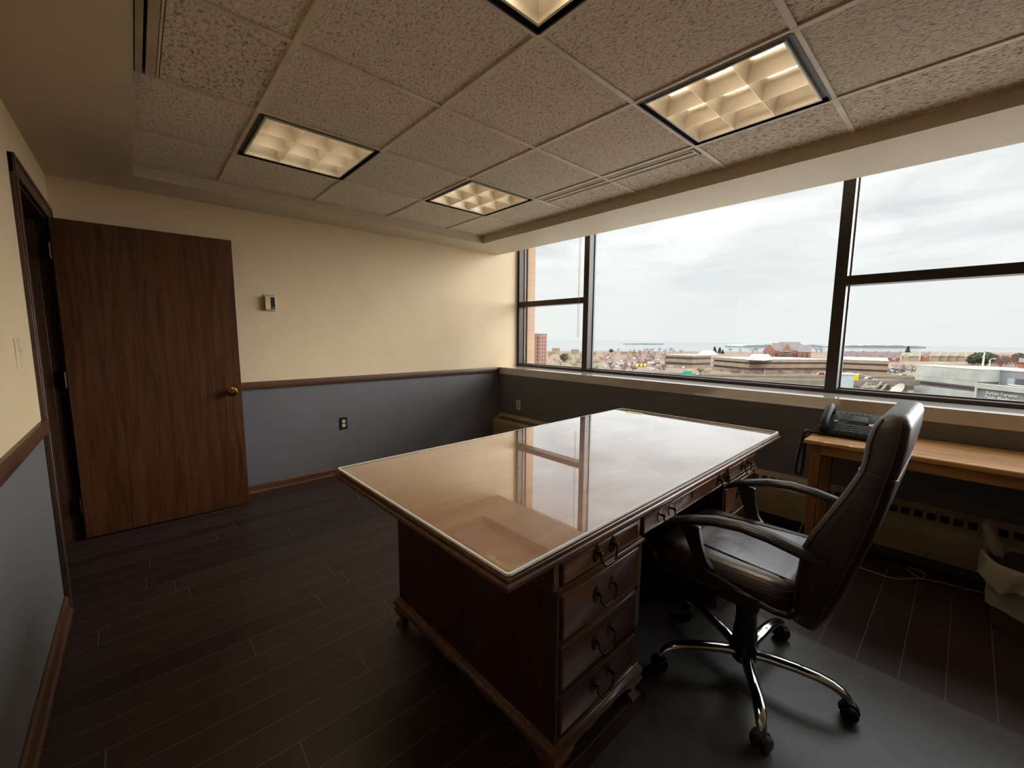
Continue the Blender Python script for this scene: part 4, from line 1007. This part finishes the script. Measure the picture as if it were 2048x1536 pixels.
# wing with the sign
WX0 = LB; WL = 26
wbk('pier', WX0-.5, WX0+.3, -.3, .4, GZ, -18.0, wx2)
wbk('wing_parapet', WX0, WX0+WL, -.35, .5, -20.1, -18.2, wx); wbk('wing_coping', WX0, WX0+WL, -.4, .6, -18.2, -18.0, wx2)
wbk('wing_recess', WX0, WX0+WL, .5, 10, GZ, -20.1, wgrey)
wbk('terrace', WX0, WX0+WL, .5, 8, -18.8, -18.6, roof_x)
wbk('terrace_wall', L0_, L0_+WL, 8, 16, -18.6, -12.2, wgrey); wbk('terrace_coping', L0_, L0_+WL, 7.8, 16, -12.3, -12.0, wx2)
wbk('terrace_opening', L0_+6, L0_+13.5, 7.8, 8.2, -18.2, -15.4, wdk); wbk('pale_door', L0_+3, L0_+5.6, 7.8, 8.2, -18.4, -15.4, tint('pale_blue_door', (176, 186, 196)))
for x_ in (14, 17.5): wbk('column', L0_+x_, L0_+x_+.8, 6.6, 8, -18.6, -12.2, wx2)
for k, x_ in enumerate((15.7,)): wbk('white_tank', L0_+x_, L0_+x_+1.0, 6.4, 7.4, -15.4, -13.2, wx2)
wbk('awning', L0_+7, L0_+17, 3.4, 5.2, -17.9, -17.6, wx2)
# lettering
def lettering(name, txt, size, px, py, mt, dist_, tilt=0):
    cu = bpy.data.curves.new(name, 'FONT'); cu.body = txt; cu.size = size; cu.extrude = .06; cu.space_character = 1.0
    cu.offset = .03; tmp = bpy.data.objects.new('tmp', cu); C.objects.link(tmp); bpy.context.view_layer.update()
    me = bpy.data.meshes.new_from_object(tmp.evaluated_get(bpy.context.evaluated_depsgraph_get())); bpy.data.objects.remove(tmp); me.materials.clear(); me.materials.append(mt)
    o = bpy.data.objects.new(name, me); C.objects.link(o)
    o.parent = wb; o.rotation_euler = (PI/2, 0, 0 if ny > 0 else 0)
    o.location = (px, -.15*ny if False else ny*.30, py-GZ)
    return o
lw = tint('white_letters', (235, 235, 230)); lr = tint('red_letters', (214, 80, 78))
lettering('sign_lettering', 'Buffalo Toronto', 1.75, WX0+3.4, -22.2, lw, 0)
lettering('sign_lettering', 'Public Media', 1.75, WX0+3.2, -24.0, lw, 0)
lettering('sign_lettering', 'Classical', 1.5, WX0+12.6, -24.3, lw, 0)
r_ = lettering('sign_lettering', '94.5', 1.5, WX0+18.3, -24.3, lr, 0); r_['label'] = 'red lettering'

# satellite dishes in the yard
M['dish'] = tint('dish_white', (214, 212, 204), .5)
def dish(px, py, dist, R_, label, tiltdir):
    p = at_d(px, py, dist); t = thing('satellite_dish', label, 'satellite dish', (p.x, p.y, GZ), 0, 'satellite dishes in the yard')
    hgt_ = p.z-GZ
    v = (Vector((p.x, p.y, 0))-Vector((CAM.x, CAM.y, 0))).normalized(); rt_ = Vector((v.y, -v.x, 0))
    axis = (-rt_*.78+Vector((0, 0, .60))+v*tiltdir).normalized(); q_ = axis.to_track_quat('Z', 'Y').to_matrix()
    b = MB(); prof = [(R_*k, .28*R_*k*k) for k in (0.02, .25, .5, .75, 1)]; prof += [(R_*k, .28*R_*k*k-.12) for k in (1, .75, .5, .25, .02)]
    rings = [[q_ @ Vector((a_*math.cos(x), a_*math.sin(x), z))+Vector((0, 0, hgt_)) for x in [2*PI*i/24 for i in range(24)]] for a_, z in prof]
    b.loft(rings).build('reflector', M['dish'], t, smooth=50)
    MB().tube([(0, 0, 0), (0, 0, hgt_-.3)], .25, 8).build('mast', M['bead'], t)
    f = MB(); tip = q_ @ Vector((0, 0, .9*R_))+Vector((0, 0, hgt_))
    for k in range(3): f.tube([q_ @ Vector((R_*.9*math.cos(2*PI*k/3), R_*.9*math.sin(2*PI*k/3), .24*R_))+Vector((0, 0, hgt_)), tip], .07, 5)
    f.build('feed_struts', M['bead'], t)
    MB().sphere(tip, .35, 8, 6).build('feed_horn', M['bead'], t)
for x_, y_, R_, td, lab in ((1727, 777, 3.3, .1, 'leftmost white satellite dish seen edge on'), (1754, 777, 3.9, .05, 'second white satellite dish from the left, tilted towards the highway'), (1765, 780, 3.3, .05, 'third satellite dish, close behind the second one'), (1796, 783, 3.9, -.45, 'rightmost satellite dish with ribs showing, next to the white building')):
    dish(x_, y_, 262, R_, lab, td)

# highway viaduct: two decks with parapets
conc = tint('highway_concrete', (198, 184, 152)); road = tint('road_surface', (238, 226, 200)); barr = tint('grey_barrier', (142, 132, 118))
def ribbon(name, pts, wdt, z0, z1, mt, parent=None):
    rg = []
    for k, p in enumerate(pts):
        t_ = (Vector(pts[min(k+1, len(pts)-1)])-Vector(pts[max(k-1, 0)])).normalized(); n_ = Vector((-t_.y, t_.x, 0)); p = Vector(p)
        rg.append([Vector((p.x-n_.x*wdt/2, p.y-n_.y*wdt/2, z0)), Vector((p.x+n_.x*wdt/2, p.y+n_.y*wdt/2, z0)), Vector((p.x+n_.x*wdt/2, p.y+n_.y*wdt/2, z1)), Vector((p.x-n_.x*wdt/2, p.y-n_.y*wdt/2, z1))])
    return MB().loft(rg).build(name, mt, parent, smooth=0)
ZD = -20.5
def deck(label, pix, wdt, zd):
    P_ = [at(x, y, zd) for x, y in pix]; c = P_[0]
    t = thing('highway_viaduct', label, 'highway', (c.x, c.y, GZ)); o_ = Vector((c.x, c.y, 0)); P_ = [Vector((p.x, p.y, 0))-o_ for p in P_]
    ribbon('road_deck', P_, wdt, zd-GZ-1.2, zd-GZ, road, t)
    def off(s):
        out = []
        for k, p in enumerate(P_):
            t_ = (P_[min(k+1, len(P_)-1)]-P_[max(k-1, 0)]).normalized(); n_ = Vector((-t_.y, t_.x, 0)); out.append(p+n_*s*wdt/2)
        return out
    for s in (-1, 1): ribbon('parapet', off(s), .4, zd-GZ-1.4, zd-GZ+1.0, barr, t)
    for k in range(0, len(P_)-1):
        for f_ in (.0, .5):
            q = P_[k].lerp(P_[k+1], f_); MB().box(q.x-.8, q.x+.8, q.y-3, q.y+3, 0, zd-GZ-1.2).build('column', conc, t, smooth=0)
deck('far deck of the concrete highway viaduct with cars on it', [(1240, 746), (1330, 749), (1430, 752.5), (1600, 754.5), (1800, 755.5), (1842, 755.8)], 9, ZD)
deck('near deck of the concrete highway viaduct, closer to the window', [(1280, 752), (1370, 757), (1450, 760), (1600, 762.5), (1780, 763.4), (1822, 763.7)], 9, ZD)

# vehicles
def car_mesh(mt_body, L_=4.6, W2_=1.8, Hh=1.5, truck=False):
    b = MB().mat(0)
    side = [(-L_/2, .35), (L_/2, .35), (L_/2, .75), (L_*.40, .9), (L_*.22, .95), (L_*.10, Hh), (-L_*.28, Hh), (-L_*.42, .95), (-L_/2, .9)]
    b.prism(side, 'y', -W2_/2, W2_/2)
    b.mat(1).prism([(L_*.19, .97), (L_*.09, Hh-.08), (-L_*.27, Hh-.08), (-L_*.38, .97)], 'y', -W2_/2-.02, W2_/2+.02)
    for x_ in (-L_*.3, L_*.31):
        for y_ in (-W2_/2+.1, W2_/2-.1): b.mat(2).lathe([(0, -.12), (.33, -.12), (.33, .12), (0, .12)], (x_, y_, .33), 'y', 10)
    return b
paint = {k: plain('car_paint_'+k, v, .25, 0, .03) for k, v in {'silver': (170, 174, 178), 'white': (232, 232, 228), 'grey': (120, 122, 126), 'dark': (58, 60, 66), 'orange': (214, 120, 60), 'yellow': (220, 180, 40), 'blue': (80, 96, 124)}.items()}
carglass = plain('car_glass', (50, 54, 58), .15); tyre = plain('tyre', (30, 30, 30), .7)
proto_c = {}
def car(px, py, zd, colr, label, group=None, ang=None, L_=4.6, Hh=1.5):
    key = (colr, L_, Hh)
    if key not in proto_c:
        o = car_mesh(paint[colr], L_, 1.8, Hh).build('car', [paint[colr], carglass, tyre], smooth=30); proto_c[key] = o
    else:
        o = proto_c[key].copy(); C.objects.link(o)
    p = at(px, py, zd); o.location = (p.x, p.y, zd)
    if ang is None:
        q = at(px+30, py+.5, zd); ang = math.atan2(q.y-p.y, q.x-p.x)
    o.rotation_euler = (0, 0, ang); return tag(o, label, 'car', group)
car(1401, 752.0, ZD, 'silver', 'silver car on the highway beside the green road sign')
car(1719.5, 753.2, ZD, 'white', 'white car on the far deck above the yellow sign')
car(1740, 761.0, ZD, 'silver', 'silver pickup on the near highway deck right of the yellow sign', L_=5.4, Hh=1.8)
car(1807, 753.6, ZD, 'grey', 'grey car on the far deck near the white building')
car(1643, 752.6, ZD, 'orange', 'orange and white truck beside the second window post', L_=6.0, Hh=2.2)
rr = random.Random(11)
for k in range(70):       # parked cars, nothing tells them apart
    if k < 48: px_, py_ = rr.uniform(1205, 1372), rr.uniform(716, 742)
    elif k < 60: px_, py_ = rr.uniform(1752, 1832), rr.uniform(738, 747)
    else: px_, py_ = rr.uniform(1180, 1330), rr.uniform(722, 738)
    c_ = rr.choice(['white', 'white', 'silver', 'silver', 'grey', 'dark', 'blue'])
    car(px_, py_, GZ, c_, 'small %s car parked %s' % (c_, 'in the lot left of the beige office' if k < 48 or k >= 60 else 'between the pinkish office wing and the white building'), 'parked %s cars' % c_, rr.choice([.3, 1.87])+rr.uniform(-.1, .1))
for px_, w_ in ((1276, 'left'), (1284, 'middle'), (1291, 'right')): car(px_, 733.5, GZ, 'yellow', '%s one of three yellow vehicles parked in the lot beyond the window' % w_, 'yellow vehicles', .3, 7.0, 2.8)

# signs, lamps, poles
def sign_post(name, label, cat, px, py_base, z, w_, h_, zb, col, txt=False):
    p = at(px, py_base, z); q = at(px+10, py_base, z); ang = math.atan2(q.y-p.y, q.x-p.x)
    t = thing(name, label, cat, (p.x, p.y, z), ang)
    MB().box(-w_/2, w_/2, -.06, .06, zb, zb+h_).build('sign_panel', tint(name+'_paint', col), t, smooth=0)
    for x_ in (-w_*.3, w_*.3): MB().tube([(x_, .1, 0), (x_, .1, zb+h_*.5)], .10, 6).build('post', M['bead'], t)
    return t
sign_post('road_sign', 'green highway direction sign beside the silver car', 'road sign', 1374, 757, ZD, 4.6, 3.2, .6, (40, 168, 132))
sign_post('road_sign', 'yellow warning sign standing beside the near highway deck', 'road sign', 1711, 764.5, ZD, 2.6, 2.9, .9, (250, 206, 30))
def pole(name, label, cat, px, py0, py1, dist, r_=.14, arm=0, mt=None):
    a_, b_ = at_d(px, py0, dist), at_d(px, py1, dist); t = thing(name, label, cat, (b_.x, b_.y, b_.z))
    hh = a_.z-b_.z; MB().tube([(0, 0, 0), (0, 0, hh)], [r_*1.4, r_], 8).build('pole', mt or M['bead'], t)
    if arm:
        q = at_d(px+arm, py0, dist)-a_
        MB().tube([(0, 0, hh-.3), (q.x*.3, q.y*.3, hh+.4), (q.x, q.y, hh+.5)], r_*.7, 6).build('arm', mt or M['bead'], t)
        MB().sphere((q.x, q.y, hh+.4), .45, 8, 6, 1.4, 1, .5).build('lamp_head', mt or M['bead'], t)
pole('flag_pole', 'tall thin white flag pole rising behind the white building', 'pole', 1964.5, 704, 737, 300, .28, mt=wx2)
pole('street_lamp', 'curved street lamp behind the roof of the white building', 'street lamp', 1978, 719, 735, 310, .22, 9, wx2)
pole('street_lamp', 'street lamp post on the highway right of the green sign', 'street lamp', 1382, 741, 757, 300, .14, -4, wx2)
pole('street_lamp', 'street lamp post standing left of the silver highway car', 'street lamp', 1390, 744, 757, 300, .14, 4, wx2)
pole('street_lamp', 'lamp post in front of the long pinkish office building', 'street lamp', 1528.5, 738, 752, 345, .14, 0, wx2)
# white parapet wall of a nearby roof at the second post
p = at_d(1678, 762, 150)
t = thing('roof_structure', 'pale blue grey rooftop box beside the second window post', 'building', (p.x, p.y, GZ), math.radians(30))
MB().box(-1.3, 1.3, -3, 3, 0, p.z-GZ+2.0).build('wall', tint('pale_metal', (190, 200, 204)), t, smooth=0)
MB().box(-1.5, 1.5, -3.2, 3.2, p.z-GZ+2.0, p.z-GZ+2.3).build('coping', wx2, t, smooth=0)

# low industrial sheds below the highway, behind the dishes
dk = tint('shed_wall', (112, 106, 108)); 
for k, (x0p, x1p, yp, hp, lab) in enumerate(((1690, 1722, 783, 9, 'dark shed under the highway left of the dishes'), (1776, 1826, 783, 10, 'dark shed under the highway between the dishes and the white building'))):
    p0, p1 = at(x0p, yp-3, GZ), at(x1p, yp-3, GZ); a0_, uu, n_, LL = facing(p0, p1)
    t = thing('shed', lab, 'shed', (a0_.x, a0_.y, GZ), math.atan2(uu.y, uu.x)); s3 = 1 if (Matrix.Rotation(t.rotation_euler.z, 3, 'Z') @ Vector((0, 1, 0))).dot(n_) > 0 else -1
    MB().box(0, LL, min(0, s3*6), max(0, s3*6), 0, 4.2).build('wall', dk, t, smooth=0); MB().box(-.2, LL+.2, min(-.2*s3, s3*6.2), max(-.2*s3, s3*6.2), 4.2, 4.5).build('roof', barr, t, smooth=0)

# ---- trees
bark = tint('bare_twigs', (128, 104, 98), .9); bark2 = tint('reddish_twigs', (150, 116, 108), .9); green1 = tint('evergreen', (88, 100, 78), .9); green2 = tint('dark_conifer', (78, 92, 82), .9)
def bare_tree_mesh(seed, h=9, spread=4.2, mt=bark, dens=170):
    rr = random.Random(seed); b = MB()
    b.tube([(0, 0, 0), (.1, 0, h*.35), (0, .1, h*.6)], [.22, .16, .08], 5)
    tips = []
    for k in range(11):
        a = rr.uniform(0, 2*PI); z0 = h*rr.uniform(.22, .5); r1 = spread*rr.uniform(.45, .95); z1 = h*rr.uniform(.65, .98)
        p0 = Vector((0, 0, z0)); p2 = Vector((r1*math.cos(a), r1*math.sin(a), z1)); pm_ = p0.lerp(p2, .5)+Vector((r1*.15*math.cos(a), r1*.15*math.sin(a), -.3))
        b.tube([p0, pm_, p2], [.10, .06, .03], 4); tips += [pm_, p2, pm_.lerp(p2, .5)]
    for k in range(dens):
        p = rr.choice(tips)+Vector((rr.gauss(0, .5), rr.gauss(0, .5), rr.gauss(0, .5)))
        d_ = Vector((rr.gauss(0, 1), rr.gauss(0, 1), rr.gauss(.6, .7))).normalized()*rr.uniform(.8, 1.7); s_ = d_.orthogonal().normalized()*.055; s2 = d_.cross(s_).normalized()*.055
        b.add([p-s_, p+s_, p+d_], [(0, 1, 2)]); b.add([p-s2, p+s2, p+d_], [(0, 1, 2)])
    return b
def leafy_mesh(seed, h=8, r=3.2, cone=False):
    rr = random.Random(seed); b = MB(); b.tube([(0, 0, 0), (0, 0, h*.5)], .2, 5)
    for k in range(420):
        if cone:
            z = h*(.08+.92*rr.random()**1.3); R_ = r*(1-z/h)+.15
        else:
            t_ = rr.random(); z = h*(.18+.8*t_); R_ = r*math.sqrt(max(.02, 1-(2*t_-1)**2))*rr.uniform(.85, 1.1)
        a = rr.uniform(0, 2*PI); p = Vector((R_*math.cos(a), R_*math.sin(a), z)); s_ = .55
        q = [p+Vector((rr.gauss(0, s_), rr.gauss(0, s_), rr.gauss(0, s_))) for _ in range(3)]; b.add(q, [(0, 1, 2)])
    cc = MB(); 
    b.lathe([(.1, h*.15), (r*.6, h*(.18 if cone else .3)), (r*(.45 if cone else .8), h*.5), (r*.2 if cone else r*.55, h*.78), (.05, h*.95)], (0, 0, 0), 'z', 9)
    return b
tp = {}
def tree(kind, px, py, hpx, label, group, seed):
    p = at(px, py, GZ); dist = math.hypot(p.x-CAM.x, p.y-CAM.y); hh = hpx*dist/FPX*.85
    key = (kind, seed % 3)
    if key not in tp:
        if kind == 'bare': o = bare_tree_mesh(seed % 3+1).build('bare_tree', bark)
        elif kind == 'red': o = bare_tree_mesh(seed % 3+11, spread=5.0, dens=230).build('bare_tree', bark2)
        elif kind == 'round': o = leafy_mesh(seed % 3+21).build('evergreen_tree', green1, smooth=0)
        else: o = leafy_mesh(seed % 3+31, 9, 2.0, True).build('conifer', green2, smooth=0)
        tp[key] = o
    else:
        o = tp[key].copy(); C.objects.link(o)
    base = {'bare': 9, 'red': 9, 'round': 8, 'cone': 9}[kind]; s_ = hh/base
    o.location = (p.x, p.y, GZ); o.scale = (s_*1.15, s_*1.15, s_); o.rotation_euler = (0, 0, seed*1.7)
    return tag(o, label, 'tree', group)
tree('round', 1128, 724, 19, 'large round green tree left of the first window post', None, 1)
tree('round', 1222, 706, 9, 'small round dark green tree on the lake shore', None, 2)
tree('cone', 1429, 707, 13, 'taller dark conifer behind the beige office roof', 'dark conifers', 1)
tree('cone', 1439, 707, 12, 'second dark conifer behind the beige office roof', 'dark conifers', 2)
tree('cone', 1445, 708, 9, 'shortest dark conifer, right of the other two', 'dark conifers', 3)
tree('round', 1542, 745, 8, 'low green shrub in front of the long office building', None, 3)
tree('round', 1632, 745, 9, 'green shrub at the right end of the long office building', None, 4)
tree('cone', 1815, 706, 11, 'conifer standing above the pale row houses', None, 4)
for k, (x_, y_, h_) in enumerate(((1944, 727, 15), (1955, 726, 18), (1963, 724, 16), (1970, 728, 20), (1984, 724, 14), (2036, 723, 14))):
    tree('round', x_, y_+3, h_, ['leftmost', 'second', 'third', 'fourth', 'fifth', 'rightmost'][k]+' of the dark green trees behind the white building', 'green trees behind the white building', k)
for k, x_ in enumerate((1237, 1291, 1298, 1304, 1318, 1330, 1340, 1347, 1362, 1460, 1480, 1505, 1514, 1633, 1642)):
    tree('bare', x_, 705+(k % 3), rr.uniform(9, 13), 'bare branching tree silhouetted against the lake', 'bare shore trees', k)
for k in range(165):
    if k < 95: x_, y_ = (rr.uniform(1096, 1168) if k % 3 == 0 else rr.uniform(1182, 1345)), rr.uniform(711, 745)
    elif k < 132: x_, y_ = rr.uniform(1380, 1640), rr.uniform(746, 752)
    else: x_, y_ = rr.uniform(1690, 1830), rr.uniform(738, 750)
    tree('red' if k % 2 else 'bare', x_, y_, rr.uniform(9, 17)*(1 if k < 95 else .8), *(('bare brown tree seen through the left pane beside the brick tower', 'bare trees in the left pane') if x_ < 1170 else ('bare brown tree around the parking lot left of the beige office', 'bare trees by the parking lot') if x_ < 1350 else ('bare brown tree along the highway in front of the long office', 'bare trees along the highway') if x_ < 1650 else ('bare brown tree right of the window post beyond the highway', 'bare trees right of the post')), k)
for k in range(34):
    tree('red', rr.uniform(1972, 2048), rr.uniform(727, 736), rr.uniform(9, 15), 'bare brown tree behind the roof of the white building', 'bare trees behind the white building', k)
